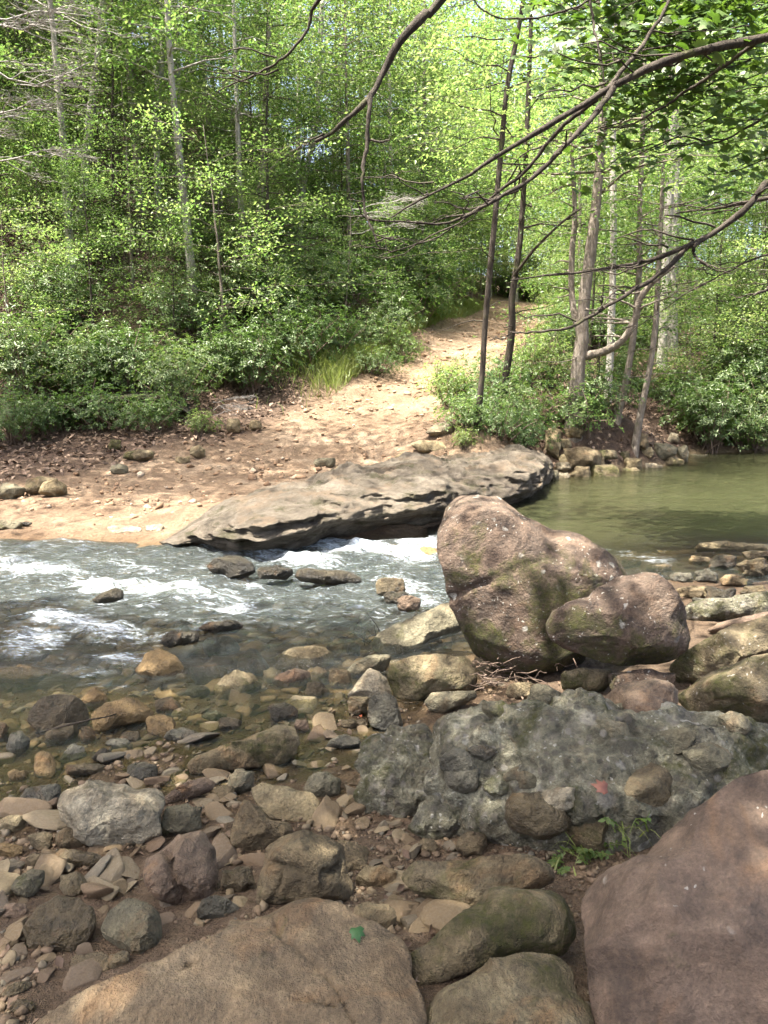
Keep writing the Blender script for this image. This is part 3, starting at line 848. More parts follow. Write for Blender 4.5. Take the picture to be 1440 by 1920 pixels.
# -- rocks in front, right of the slab
R_('long rock with olive moss and pale worn patches wedged against the mauve boulder',
   tl(T8, [(100,740),(160,690),(250,620),(340,540),(400,472),(460,452),(590,460),(690,500),(730,560),(735,650),(690,718),(600,722),(480,742),(330,792),(200,852),(130,862),(100,800)]),
   'brown_moss', dt=12, tf=.4, tb=.6, e=.62, seed=13, rough=.045, nf=6, n=40)
R_('low rounded brown rock at the bottom edge between slab and mauve boulder',
   tl(T8, [(120,1000),(150,900),(190,842),(330,782),(480,730),(570,710),(660,722),(720,770),(728,860),(775,910),(795,1000),(800,1120),(110,1120)]),
   'brown_moss', dt=18, tf=.32, tb=.5, e=.55, seed=15, rough=.035, nf=5, n=40)
R_('flat-topped rock with a lime moss patch below the conglomerate outcrop',
   tl(T8, [(60,450),(120,387),(270,380),(420,370),(530,365),(622,395),(645,450),(560,500),(440,540),(330,585),(270,592),(200,545),(100,505)]),
   'brown_moss', dt=6, tf=.45, tb=.7, e=.55, seed=17, rough=.05, nf=7, n=34)
R_('dark low stone tucked behind the right end of the big slab', tl(T7, ov(1325,545,1480,650,18)[0:14]), 'brown', dt=20, seed=18)
R_('small brown stone beside the red gravel above the slab', tl(T7, [(1335,450),(1370,405),(1440,395),(1490,420),(1480,470),(1400,495),(1350,485)]), 'brown', dt=18, seed=19)
# -- foreground left and centre
R_('pale angular boulder with a broken shadowed right face on the near bank',
   tl(T7, [(195,180),(225,122),(330,72),(420,90),(482,95),(520,110),(592,122),(612,165),(597,230),(602,290),(540,312),(470,322),(400,352),(350,332),(280,292),(215,232)]),
   'pale', dt=2, tf=.75, tb=.8, e=.62, seed=22, rough=.07, nf=10, n=44, ridge=.07)
R_('upright split reddish-brown rock with a vertical groove, front centre left',
   tl(T7, [(535,365),(600,332),(650,292),(700,265),(760,270),(800,322),(822,400),(822,480),(800,532),(700,555),(600,545),(542,482)]),
   'rust', dt=8, tf=.5, tb=.7, e=.6, seed=24, rough=.045, nf=6, n=48, ridge=.04, groove=[(tl(T7, [(622,320),(640,400),(662,465),(692,525)]), .035, 7)])
R_('blocky brown rock with a horizontal crack above the big slab',
   tl(T7, [(955,565),(965,470),(985,400),(1000,332),(1060,290),(1140,278),(1230,300),(1290,330),(1302,390),(1312,460),(1328,495),(1302,545),(1150,555),(1050,560)]),
   'brown', dt=-6, tf=.7, tb=.8, e=.5, seed=26, rough=.045, nf=8, n=56, ridge=.05, groove=[(tl(T7, [(990,392),(1070,412),(1140,432),(1200,437),(1250,420),(1305,392)]), .030, 5), (tl(T7, [(1060,415),(1050,470),(1020,540)]), .012, 4)])
R_('wet rounded rock with a dark upper lobe at the lower left', tl(T7, [(75,625),(130,562),(215,500),(290,522),(355,572),(362,642),(330,692),(250,732),(170,742),(90,702)]),
   'wet', dt=14, tf=.4, tb=.6, e=.7, seed=28, rough=.06, nf=5, n=34, ridge=.03)
R_('rounded grey-brown rock with a tan patch left of the big slab', tl(T7, [(370,642),(400,572),(470,522),(550,526),(600,572),(607,652),(602,712),(500,752),(440,702),(390,672)]),
   'grey', dt=16, tf=.36, tb=.6, e=.7, seed=30, rough=.05, nf=5, n=34)
R_('small crisp grey angular stone on the pebbles above the slab', tl(T7, [(735,572),(760,530),(810,514),(890,550),(902,582),(860,602),(790,612),(740,602)]), 'wet_grey', seed=31, nf=9, rough=.06)
R_('round olive cobble between the split rock and the cracked block', tl(T7, ov(828,412,956,506,32)), 'wet', seed=32, e=.85)
R_('oval brown rock right of the pale angular boulder', tl(T7, ov(603,164,772,286,33)), 'grey', dt=10, seed=33, e=.75, n=26)
R_('long rounded reddish stone behind the oval rock', tl(T7, [(606,165),(640,130),(700,95),(770,68),(810,85),(806,115),(740,145),(680,165),(625,175)]), 'rust', dt=10, seed=34, e=.8, n=26)
R_('flat pale-brown slab behind the pointed rock', tl(T7, [(940,120),(980,98),(1080,95),(1170,125),(1212,175),(1190,235),(1110,245),(1010,230),(960,180)]), 'tan', dt=30, tf=.2, tb=.5, e=.5, seed=35, n=26, rough=.03)
R_('pointed brown rock with a jagged ridge in front of the flat slab', tl(T7, [(855,290),(875,220),(920,150),(965,175),(1010,225),(1090,235),(1112,280),(1090,320),(1000,345),(930,358),(870,330)]),
   'brown', dt=8, seed=36, nf=10, rough=.06, n=30, ridge=.05)
R_('small brown stone above the pointed rock', tl(T7, ov(788,105,886,160,37)), 'brown', dt=15, seed=37)
R_('upright grey-brown stone behind the pointed rock', tl(T7, ov(853,40,946,142,38)), 'grey', dt=10, seed=38)
R_('smooth oval tan cobble below the pale angular boulder', tl(T7, ov(203,262,332,346,39,.9,.04)), 'brown', dt=12, seed=39, e=.95, nf=1, rough=.02)
R_('long flat stone under the smooth oval cobble', tl(T7, [(200,370),(225,345),(300,352),(385,375),(402,392),(340,415),(280,412),(215,392)]), 'wet', dt=18, seed=40, e=.6)
R_('blocky stone left of the long flat stone', tl(T7, ov(85,353,206,417,41)), 'brown', dt=14, seed=41, e=.6)
R_('angular grey-brown stone upright at the left edge above the sand', tl(T7, [(40,490),(60,450),(120,415),(168,425),(165,470),(135,515),(90,532),(50,520)]), 'grey', seed=42, nf=8, n=26)
R_('mottled brown stone right of the sand heap', tl(T7, ov(222,430,332,520,43)), 'wet', dt=12, seed=43)
R_('flat stone at the far left edge under the wet stones', tl(T7, ov(-30,218,98,288,44)), 'tan', dt=24, seed=44, e=.55)
R_('dark glossy wet stone left of the pale angular boulder', tl(T7, [(62,160),(100,115),(160,92),(232,98),(225,135),(190,182),(140,192),(90,180)]), 'wet_grey', dt=24, seed=45, tf=.3, e=.6, n=26)
R_('flat yellowish stone at the left edge', tl(T7, ov(-20,322,92,372,46)), 'orange', dt=26, seed=46, e=.55)
R_('brown stone above the blocky stone on the left', tl(T7, ov(105,272,196,342,47)), 'brown', dt=14, seed=47)
R_('reddish chunk at the left edge beside the wet rounded rock', tl(T7, ov(5,543,102,602,48)), 'rust', dt=10, seed=48)
R_('half-buried brown stone under the tan-patched rock', tl(T7, ov(258,728,412,812,49)), 'brown', dt=30, seed=49, tf=.25, e=.55)
R_('small flat stone touching the upper edge of the big slab', tl(T7, ov(398,724,488,792,50)), 'wet', dt=24, seed=50, e=.6)
R_('flat wet stone near the bottom left corner', tl(T7, ov(28,906,136,962,51)), 'wet', dt=26, seed=51, e=.6)
R_('long thin stone on the sand above the bottom left corner', tl(T7, [(5,885),(30,850),(85,832),(122,838),(110,865),(60,892),(20,898)]), 'wet', dt=20, seed=52)
R_('weathered flat stone below the red gravel patch', tl(T7, ov(1240,300,1385,435,53)), 'brown', dt=32, seed=53, tf=.2, e=.5)
R_('dark slate stone by the brown pebbles right of the flat slab', tl(T7, ov(1135,62,1285,152,54)), 'grey', dt=14, seed=54, nf=8)
# -- stream edge, left and centre
R_('large smooth purplish-brown boulder in the left shallows', tl(T5, [(100,745),(112,700),(150,655),(215,640),(280,645),(322,680),(335,730),(315,770),(250,795),(150,795)]),
   'wet', dt=4, tf=.6, tb=.7, e=.8, seed=60, rough=.03, nf=3, n=36)
R_('flat rock with an orange top in the left shallows', tl(T5, [(338,720),(400,672),(470,657),(530,668),(578,700),(572,735),(500,752),(440,765),(385,798),(350,780)]), 'orange', dt=14, tf=.4, tb=.7, e=.5, seed=61, n=30, nf=7)
R_('brown angular stone in front of the smooth purplish boulder', tl(T5, [(148,820),(170,785),(235,750),(285,748),(298,785),(280,815),(220,840),(165,842)]), 'wet', seed=62, nf=8, n=26)
R_('dark blue-grey angular stone at the left edge of the shallows', tl(T5, [(20,840),(40,790),(80,778),(112,812),(105,850),(70,880),(30,880)]), 'wet_grey', seed=63, nf=9, n=26)
R_('angular stone half orange half grey beside the purplish boulder', tl(T5, [(298,668),(330,635),(358,612),(385,635),(415,668),(395,695),(340,705)]), 'orange', seed=64, nf=10, n=26)
R_('wet blue-grey flat stone split by a crack', tl(T5, [(212,912),(235,870),(275,822),(310,840),(328,868),(290,890)]), 'wet_grey', dt=28, seed=65, tf=.3, e=.5, nf=6)
R_('dark pyramid stone in the shallow water', tl(T5, [(338,885),(365,858),(388,842),(420,860),(410,885),(370,902)]), 'wet_dark', seed=66, nf=10)
R_('narrow stone standing between the purplish boulder and the orange-topped rock', tl(T5, ov(296,762,358,838,67)), 'wet', seed=67)
R_('long low boulder with a mossy dark end beside the shallow pool', tl(T5, [(700,905),(720,885),(800,850),(900,800),(960,780),(1020,755),(1075,738),(1110,760),(1126,820),(1110,870),(1070,905),(1000,918),(920,915),(830,935),(760,955),(715,945)]),
   'brown_moss', dt=6, tf=.45, tb=.6, e=.6, seed=68, rough=.045, nf=7, n=44)
R_('flat-topped tan rock at the stream margin', tl(T5, [(800,615),(830,580),(880,550),(940,556),(985,592),(980,620),(920,640),(860,668),(810,650)]), 'tan', dt=14, tf=.45, e=.5, seed=69, n=32, nf=7)
R_('rounded rock half hidden behind the flat-topped tan rock', tl(T5, ov(695,522,852,615,70)), 'wet', dt=10, seed=70, n=26)
R_('steel-grey wet cobble left of the flat-topped tan rock', tl(T5, ov(695,607,788,662,71,.9,.04)), 'wet_grey', seed=71, e=.9, nf=3)
R_('sunlit domed boulder on the shore below the rapids', tl(T5, [(1030,545),(1045,500),(1090,468),(1150,462),(1215,465),(1250,490),(1255,530),(1220,560),(1150,568),(1070,568)]),
   'tan', dt=0, tf=.65, tb=.7, e=.65, seed=72, n=36, nf=6)
R_('angular brown rock left of the sunlit domed boulder', tl(T5, [(885,540),(900,500),(935,468),(965,475),(1000,520),(1022,560),(990,578),(930,570)]), 'wet', seed=73, nf=10, n=30)
R_('rust-red wet rock in front of the sunlit domed boulder', tl(T5, [(1015,590),(1050,565),(1110,545),(1162,555),(1168,585),(1130,620),(1090,635),(1040,615)]), 'rust', dt=8, seed=74, n=28, nf=6)
R_('grey stone on the rim of the rapids above the domed boulder', tl(T5, ov(760,425,897,502,75)), 'wet_grey', seed=75, n=26, nf=8)
R_('tan stone at the water edge left of the dry twig bunch', tl(T5, ov(1145,428,1250,470,76)), 'tan', seed=76)
R_('mossy brown stone under the dry twig bunch', tl(T5, ov(1225,448,1312,510,77)), 'brown_moss', seed=77)
R_('purplish stone beside the dry twig bunch', tl(T5, ov(1300,448,1350,506,78)), 'wet_grey', seed=78)
R_('small round stone right of the rust-red rock', tl(T5, ov(1165,545,1240,610,79)), 'brown', seed=79)
R_('brown cobble in front of the upright grey stone', tl(T5, ov(1228,550,1322,624,80)), 'brown', seed=80)
R_('brown wet stone in the small pool below the domed boulder', tl(T5, ov(1140,595,1235,660,81)), 'wet', dt=10, seed=81)
R_('dark stone left of the shallow pool', tl(T5, ov(1008,675,1112,748,82)), 'wet_dark', seed=82)
R_('flat pale stone lying under the clear pool water', tl(T5, ov(1070,640,1185,720,83)), 'tan', dt=34, tf=.2, e=.5, seed=83, dz=-.03)
R_('dark blue wet stone breaking the surface of the small pool', tl(T5, [(1210,840),(1240,808),(1290,795),(1345,808),(1358,835),(1310,850)]), 'wet_grey', dt=16, seed=84, e=.8, nf=4)
R_('flat cobble in the shallows, middle one of three', tl(T5, ov(818,730,912,782,85)), 'wet', dt=18, seed=85)
R_('egg-shaped tan cobble in the shallows', tl(T5, ov(642,693,716,738,86,.95,.03)), 'tan', dt=8, seed=86, e=.95, nf=1)
R_('flat dark cobble near the egg-shaped cobble', tl(T5, ov(760,704,858,742,87)), 'wet_grey', dt=16, seed=87)
R_('domed wet stone behind the flat slate in the shallows', tl(T5, ov(580,655,672,722,88)), 'wet', dt=12, seed=88)
R_('low slate with sharp edge in the shallows', tl(T5, [(608,800),(625,772),(700,765),(748,785),(740,815),(660,822)]), 'wet_grey', dt=20, seed=89, nf=7, e=.5)
R_('brown cobble upright in front of the orange-topped rock', tl(T5, ov(448,784,530,832,90)), 'wet', seed=90)
R_('glossy dark cobble in front of the orange-topped rock', tl(T5, ov(393,806,492,852,91,.9,.03)), 'wet_grey', dt=10, seed=91, e=.9)
R_('small rust stone right of the mossy-ended boulder', tl(T5, ov(1103,738,1162,788,92)), 'rust', seed=92)
R_('orange flat pebble plate in the left shallows', tl(T5, ov(30,920,108,970,93)), 'orange', dt=24, seed=93, e=.6)
R_('long wet stone behind the pale angular boulder', tl(T5, ov(245,895,408,958,94)), 'wet', dt=14, seed=94)
R_('bluish domed stone behind the pale angular boulder', tl(T5, ov(470,895,590,975,95)), 'wet_grey', dt=12, seed=95)
R_('leaning wet stone at the left border of the shallows', tl(T5, ov(-40,745,30,830,96)), 'wet', seed=96)
R_('pale wet stone in the left shallows behind the flat orange plate', tl(T5, ov(120,850,210,960,97)), 'orange', dt=26, seed=97, tf=.3)
R_('tan stone left of the mossy-ended boulder', tl(T5, ov(540,715,665,800,98)), 'orange', dt=28, seed=98, tf=.25)
# -- in the rapids
R_('dark rounded boulder in the rapids below the ledge', tl(T5, [(772,165),(800,135),(850,122),(905,123),(945,150),(962,185),(920,208),(870,215),(800,190)]), 'wet_dark', tf=.7, tb=.8, e=.75, seed=100, rough=.04, n=32, hit=at_z(432, 1086, 0.025))
R_('long dark wet boulder with white water round it', tl(T5, [(1098,200),(1110,170),(1150,165),(1210,178),(1270,178),(1325,185),(1358,210),(1350,242),(1290,240),(1200,225),(1130,220)]), 'wet_dark', dt=6, e=.75, seed=101, rough=.05, n=32, hit=at_z(640, 1100, 0.025))
R_('dark wedge rock splitting the rapids on the left', tl(T5, [(340,290),(380,265),(430,245),(462,255),(465,285),(420,302),(360,305)]), 'wet_dark', seed=102, nf=8, hit=at_z(205, 1132, 0.035))
R_('low dark shelf rock in mid stream', tl(T5, [(740,400),(775,378),(830,365),(890,365),(916,380),(890,408),(820,412)]), 'wet_dark', dt=14, seed=103, nf=7, hit=at_z(410, 1186, 0.035))
R_('rough dark rock with twigs caught on it in mid stream', tl(T5, [(595,450),(615,415),(655,398),(700,405),(748,410),(745,445),(690,458),(630,465)]), 'wet_dark', dt=8, seed=104, nf=8, ridge=.06, rough=.08, hit=at_z(335, 1211, 0.035))
R_('submerged tan slab with foam along its edge', tl(T5, [(495,530),(540,490),(600,474),(660,490),(688,520),(640,552),(580,568),(520,550)]), 'orange', dt=44, tf=.2, e=.5, seed=105, hit=at_z(295, 1262, 0.025))
R_('brown stone at the foot of the rapids beside the tall boulder', tl(T5, ov(1405,205,1520,275,106)), 'wet', seed=106, hit=at_z(735, 1118, 0.055))
R_('small dark stone right of the rapids next to the tall boulder', tl(T6, ov(0,255,100,312,107)), 'wet_dark', seed=107, hit=at_z(742, 1136, 0.055))
R_('reddish small stone against the tilted slab in the water', tl(T6, ov(45,275,140,330,108)), 'rust', seed=108, hit=at_z(768, 1145, 0.055))
R_('thin dark stone between the two dark boulders of the rapids', tl(T5, ov(960,160,1090,212,109)), 'wet_dark', dt=14, seed=109, hit=at_z(512, 1086, 0.055))
R_('olive stone under the current near the tall boulder', tl(T6, ov(120,88,215,140,110)), 'orange', dt=24, seed=110, hit=at_z(803, 1050, -0.040))
R_('sunken tan slab at the left border of the stream', tl(T5, ov(-60,535,190,590,111)), 'orange', dt=44, tf=.2, e=.5, seed=111, hit=at_z(40, 1274, -0.060))
# -- at the foot of the tall boulder
R_('tilted flat slab leaning behind the squarish mossy rock', [(698,1205),(712,1182),(770,1155),(835,1126),(870,1120),(885,1160),(850,1183),(800,1202),(748,1228),(718,1232)], 'grey', dt=22, tf=.25, tb=.35, e=.5, seed=120, n=30, dz=.04)
R_('squarish mossy-topped rock in front of the tilted slab', tl(T6, [(5,570),(30,522),(110,498),(220,492),(310,502),(345,542),(358,610),(330,645),(200,645),(130,672),(60,672),(25,630)]),
   'brown_moss', dt=2, tf=.6, tb=.7, e=.52, seed=121, n=40, nf=5, rough=.035)
R_('wedge stone under the squarish mossy rock', tl(T6, [(150,672),(180,638),(260,630),(345,632),(350,655),(290,690),(215,718),(170,705)]), 'grey', seed=122, nf=8)
R_('upright rounded grey stone beside the small pool', [(688,1340),(692,1312),(706,1298),(724,1296),(742,1310),(752,1340),(757,1366),(720,1372),(695,1364)], 'wet_grey', dt=4, seed=123, n=30, nf=4, e=.75)
R_('angular two-faced stone behind the upright grey stone', [(648,1304),(665,1280),(688,1252),(712,1256),(728,1278),(740,1312),(708,1318),(672,1312)], 'pale', seed=124, nf=10, n=30)
R_('brown stone behind the two-faced stone', [(645,1262),(665,1240),(700,1226),(735,1228),(725,1255),(690,1270),(660,1275)], 'grey', dt=6, seed=125, n=26)
R_('small brown stone left of the upright grey stone', ov(653,1304,690,1342,126), 'wet', seed=126)
R_('flat brown stone in the pool under the upright grey stone', ov(640,1345,692,1366,127), 'wet', dt=20, seed=127)
R_('rounded ochre rock in the shadow under the leaning pinkish boulder', tl(T6, ov(655,543,858,640,128)), 'brown_moss', dt=4, seed=128, n=30, e=.75)
R_('lichen-spotted stone beside the ochre rock', tl(T6, ov(838,543,1085,650,129)), 'pink', dt=6, seed=129, n=30)
R_('small blocky stone behind the heap of dry twigs', tl(T6, ov(460,595,575,665,130)), 'brown', seed=130)
R_('long mossy boulder at the right edge', tl(T6, [(1063,545),(1095,482),(1200,430),(1300,390),(1440,350),(1560,320),(1600,420),(1500,500),(1330,560),(1240,600),(1180,612),(1100,610)]), 'mossy', dt=4, tf=.6, tb=.7, e=.7, seed=131, n=40, nf=4, dz=.04)
R_('moss and lichen covered boulder below the long mossy one at the right edge', tl(T6, [(1095,655),(1180,582),(1280,530),(1400,490),(1540,460),(1620,560),(1600,740),(1450,760),(1300,735),(1150,715)]), 'mossy', dt=4, tf=.5, tb=.7, e=.6, seed=132, n=40, nf=6, ridge=.03)
R_('smooth reddish rock at the right edge above the mossy boulders', tl(T6, [(1200,400),(1260,370),(1360,350),(1480,320),(1560,330),(1550,390),(1400,420),(1280,425)]), 'mauve', dt=10, seed=133, n=26)
R_('pale lichened slab right of the leaning pinkish boulder', tl(T6, [(1115,320),(1180,295),(1300,275),(1440,262),(1560,280),(1540,330),(1400,350),(1240,362),(1140,372)]), 'conglomerate', dt=24, tf=.3, e=.5, seed=134, n=30)
R_('small pale stone behind the leaning pinkish boulder', tl(T6, ov(1108,235,1235,285,135)), 'tan', dt=8, seed=135)

# -- conglomerate outcrop with cobbles set in it
def outcrop():
    poly = tl(T6, [(160,850),(170,790),(205,735),(280,670),(360,645),(450,655),(540,665),(700,640),(850,660),(1000,680),(1120,700),(1300,725),(1460,745),(1600,760),
                   (1620,1000),(1480,1180),(1000,1230),(760,1240),(560,1230),(420,1200),(330,1140),(290,1060),(200,980)])
    o, P, ctr, N = rock('rock_outcrop', 'grey conglomerate outcrop with cobbles and moss set in its rough surface', poly, 'conglomerate',
                        dt=22, tf=.34, tb=.4, e=.5, seed=140, rough=.075, nf=8, n=84, ridge=.11, lump=.06, cat='rock outcrop')
    V, Q = cubesphere(18)
    spots = [(905,1415,30,24,'wet_grey'),(860,1425,40,26,'wet_grey'),(935,1330,34,18,'grey'),(1015,1385,52,24,'grey'),(1085,1415,44,42,'wet_grey'),
             (875,1460,34,26,'wet_grey'),(1210,1480,62,50,'brown'),(1000,1525,60,40,'wet'),(1195,1320,74,34,'rust'),(1025,1310,38,22,'grey'),
             (1270,1385,44,20,'grey'),(1150,1365,34,16,'grey'),(985,1460,34,16,'grey'),(1340,1420,44,24,'grey'),(930,1470,30,18,'conglomerate'),(1060,1500,46,18,'pale'),
             (1380,1350,30,16,'grey'),(1110,1555,50,34,'brown_moss')]
    ppx, ppy = to_px(P)
    Cc = np.array([0, 0, CAM_Z])
    for k, (sx, sy, rx, ry, m) in enumerate(spots):
        d2 = (ppx - sx) ** 2 + (ppy - sy) ** 2
        dist = np.linalg.norm(P - Cc, axis=1)
        near = np.argsort(d2)[:24]
        q = P[near[np.argmin(dist[near])]]
        dd = np.linalg.norm(q - Cc)
        sz = dd / F_PX
        rs = np.random.RandomState(300 + k)
        S = facet(V * 1.0, rs, 8, .6, .9)
        S = S * (1 + .22 * fbm(V * 1.5 + k, 4, k))[:, None]
        S = S * np.array([rx * sz, (rx + ry) / 2 * sz, ry * sz * 1.15])
        a = rs.uniform(-.4, .4)
        Rm = np.array([[math.cos(a), 0, math.sin(a)], [0, 1, 0], [-math.sin(a), 0, math.cos(a)]])
        S = S @ Rm.T
        vdir = (q - Cc) / dd
        c = q + vdir * sz * min(rx, ry) * .62
        me = mesh_np('embedded_cobble', S, [Q], M[m])
        ob = link('embedded_cobble', me, o)
        ob.location = tuple(c - ctr)
outcrop()
R_('rough grey-green rock joined to the left side of the outcrop', [(672,1400),(690,1375),(740,1366),(800,1372),(818,1400),(822,1440),(835,1480),(842,1520),(800,1535),(740,1528),(690,1515),(668,1480),(680,1440)],
   'conglomerate', dt=24, tf=.3, tb=.5, e=.5, seed=141, n=44, ridge=.08, rough=.07, lump=.06)
R_('lichen-flecked chunk at the lower left foot of the outcrop', tl(T8, [(95,260),(130,185),(200,140),(270,150),(300,200),(275,260),(240,310),(170,300),(110,285)]), 'conglomerate', dt=4, seed=142, n=40, nf=7, ridge=.04, lump=.05)
R_('brown block in the hollow under the outcrop', tl(T8, ov(268,275,390,375,143)), 'brown', seed=143)
R_('small stone at the edge of the gravel beside the lichen-flecked chunk', tl(T8, ov(130,300,200,360,144)), 'brown', seed=144)

# -- ledge on the far side of the rapids
def ledge():
    front = np.array([at_z(*p, z) for p, z in [((285,1012),.04),((345,1026),0),((410,1040),0),((480,1046),0),((560,1042),0),((640,1024),0),((720,1008),0),((790,1000),0),((840,990),0),
             ((920,972),0.02),((985,955),.05),((1020,930),.05),((1034,905),.05),((1028,885),.1),((1000,872),.2)]])
    hgt = np.array([.0, .12, .27, .42, .52, .55, .55, .56, .52, .54, .56, .54, .46, .36, .28])
    back = np.array([at_z(*p, zb) for p, zb in zip([(320,992),(360,985),(420,972),(500,948),(580,925),(640,905),(700,890),(750,880),(790,872),(830,866),(870,862),(920,860),(960,860),(985,862),(995,866)], [.05, .08, .13, .2, .25, .28, .3, .32, .34, .34, .34, .34, .34, .34, .34])])
    n, m = 320, 110
    Fr, Hh, Bk = spline(front, n), spline(hgt[:, None], n)[:, 0], spline(back, n)
    s = np.linspace(0, 1, n)
    t = np.linspace(0, 1, m)
    one = np.zeros(n)
    Fr[:, 1] += (.16 * fbm(np.stack([s * 9, one, one], 1), 4, 81) + .05 * fbm(np.stack([s * 40, one, one], 1), 3, 82)) * np.minimum(1, Hh / .3)
    Bk[:, 1] += .45 * fbm(np.stack([s * 7, one + 4, one], 1), 4, 83)
    Hh = Hh * (1 + .22 * fbm(np.stack([s * 11, one + 9, one], 1), 4, 84))
    tt = [0, .10, .2, .3, .40, .5, .62, .78, .92, 1.0]
    # how far back (0 front line, 1 back line) and how high (fraction of the ledge) along the profile
    inn = np.interp(t, tt, [.22, .16, .07, .0, .02, .10, .30, .62, .90, 1.05])
    zz = np.interp(t, tt, [-.7, -.12, .22, .55, .82, .95, 1.03, 1.02, .90, .45])
    P = Fr[:, None, :] * (1 - inn)[None, :, None] + Bk[:, None, :] * inn[None, :, None]
    # keep the recess of the foot short even where the ledge is wide
    P[:, :, 2] = Hh[:, None] * zz[None, :]
    V = P.reshape(-1, 3)
    bed = np.stack([V[:, 0] * .8 + V[:, 1] * .3, V[:, 1] * 1.2, V[:, 2] * 7], 1)
    face = np.tile(np.exp(-((t - .32) / .2) ** 2), n)
    flat = 1 - face
    d = .24 * fbm(bed * .8, 5, 61) + .20 * ridged(bed * 1.6, 4, 62)
    q_ = bed[:, 2] * .55 + 1.2 * fbm(V * 1.1, 3, 68)
    d = d * .7 + .07 * (np.abs((q_ % 1.0) - .5) * 2 - .5) + .07 * vnoise(np.stack([V[:, 0] * 3, V[:, 1], np.floor(q_) * 7.3], 1), 69)
    V[:, 1] -= d * face * 1.1 + .05 * face * fbm(V * 6, 3, 63)
    V[:, 0] += face * .10 * fbm(V * 2.2, 3, 64)
    W2 = np.stack([V[:, 0] * .9 + V[:, 1] * .45, V[:, 1] * 3.2 - V[:, 0] * .9, V[:, 2] * 2], 1)
    V[:, 2] += flat * (.09 * ridged(W2 * .8, 4, 65) + .07 * fbm(V * 4, 5, 66)) * np.repeat(np.minimum(1, Hh / .3), m)
    V[:, 2] += face * .03 * fbm(V * 7, 3, 67)
    hi = np.repeat(np.minimum(1, Hh / .25), m)
    rg = .045 * fbm(V * np.array([5, 7, 9]), 4, 71, .6) + .035 * ridged(V * np.array([3, 5, 9]), 3, 72)
    V[:, 1] -= face * rg * hi * 1.4
    V[:, 2] += flat * rg * hi * .9
    i = np.arange(n - 1)[:, None] * m + np.arange(m - 1)[None, :]
    Q = np.stack([i, i + m, i + m + 1, i + 1], -1).reshape(-1, 4)
    t_ = NT('ledge')
    v = t_.vec(scale=(1, 1, 3.0))
    big = t_.noise(v, 1.6, 8, 0.68, 0.8)
    col = t_.ramp(big, [(0.3, (0.080, 0.064, 0.045)), (0.5, (0.20, 0.166, 0.122)), (0.68, (0.34, 0.29, 0.22))])
    fine = t_.noise(v, 14, 8, 0.75)
    col = t_.mix(0.7, col, t_.ramp(fine, [(0.25, 0.25), (0.75, 0.70)]), 'OVERLAY')
    up = t_.n('ShaderNodeSeparateXYZ', i_Vector=t_.n('ShaderNodeNewGeometry').outputs['Normal']).outputs['Z']
    mud = t_.math('MULTIPLY', t_.ramp(up, [(0.8, 0.0), (0.95, 1.0)]), t_.ramp(t_.noise(v, 2.2, 4), [(0.48, 0.0), (0.62, 0.6)]))
    col = t_.mix(mud, col, (0.27, 0.19, 0.12))
    moss = t_.ramp(t_.noise(v, 2.3, 6, 0.7), [(0.53, 0.0), (0.64, 0.75)])
    col = t_.mix(moss, col, (0.065, 0.062, 0.022))
    t_.principled(col, 0.85, t_.bump(t_.math('ADD', fine, t_.noise(v, 60, 4, 0.75)), 1.0, 0.09), 0.3)
    M['ledge'] = t_.m
    me = mesh_np('rock_ledge', V, [Q], M['ledge'])
    link('rock_ledge', me, None, 'long undercut layered rock ledge along the far side of the rapids', 'rock ledge')
ledge()
# -- rocks on the far bank
R_('tan flat-faced boulder resting on the ledge below the two slim trees', [(768,832),(788,826),(828,827),(852,842),(854,860),(822,858),(788,848)], 'tan', dt=0, seed=150, nf=7, e=.55, n=26, hit=at_z(820,862,.45))
R_('tilted grey slab under the fern at the road edge', [(796,812),(812,796),(845,788),(858,796),(852,812),(818,820)], 'pale', dt=4, seed=151, nf=6, e=.5, n=24)
R_('thin flat tan stone lying on the road edge', [(738,855),(758,846),(778,858),(770,868),(745,864)], 'tan', dt=20, seed=152, e=.5)
R_('mossy flat rock in the leaf litter under the left shrubs', [(228,858),(236,847),(262,843),(292,846),(286,860),(255,866)], 'brown_moss', dt=0, seed=153, nf=6)
R_('pinkish stone on the mud beside the leaf litter', [(328,866),(330,855),(345,858),(356,854),(357,866),(342,872)], 'tan', seed=154, nf=6)
R_('yellowish stone at the foot of the leafy bank', [(355,852),(358,838),(372,834),(386,842),(384,856),(368,860)], 'tan', seed=155)
R_('round mossy stone in the shade of the left bank', ov(203,822,228,846,156), 'mossy', seed=156)
R_('low outcropping rock at the left edge of the mud flat', [(70,925),(80,905),(105,898),(125,908),(128,925),(100,932)], 'tan', dt=8, seed=157, nf=6)
R_('broad shaded rock at the far left of the mud flat', [(45,922),(50,898),(80,892),(110,896),(100,915),(75,928)], 'brown_moss', dt=10, seed=158)
R_('grey stone at the left border of the mud flat', ov(-15,905,48,938,159), 'grey', dt=14, seed=159)
R_('flat grey rock at the water line on the left', ov(-20,975,40,995,160), 'grey', dt=30, seed=160)
R_('small dark stone on the wet mud at the left', ov(34,978,60,987,161), 'wet_dark', seed=161)
R_('pale slab flush with the mud near the left end of the ledge', ov(200,985,265,1000,162), 'pale', dt=40, seed=162, tf=.15, e=.5)
R_('small pale slab at the left tip of the ledge', ov(268,983,310,996,163), 'pale', dt=40, seed=163, tf=.15, e=.5)
R_('rounded rock on the mud in the middle of the flat', ov(590,856,632,876,164), 'grey', dt=16, seed=164)
R_('small tan rock on the mud close behind the ledge', ov(628,872,668,884,165), 'tan', dt=20, seed=165)
R_('low grey stone in the leaf litter left of the mossy flat rock', ov(205,870,240,888,166), 'grey', dt=8, seed=166)
R_('ochre stone at the bright bend of the bank', ov(468,788,492,808,167), 'tan', seed=167)
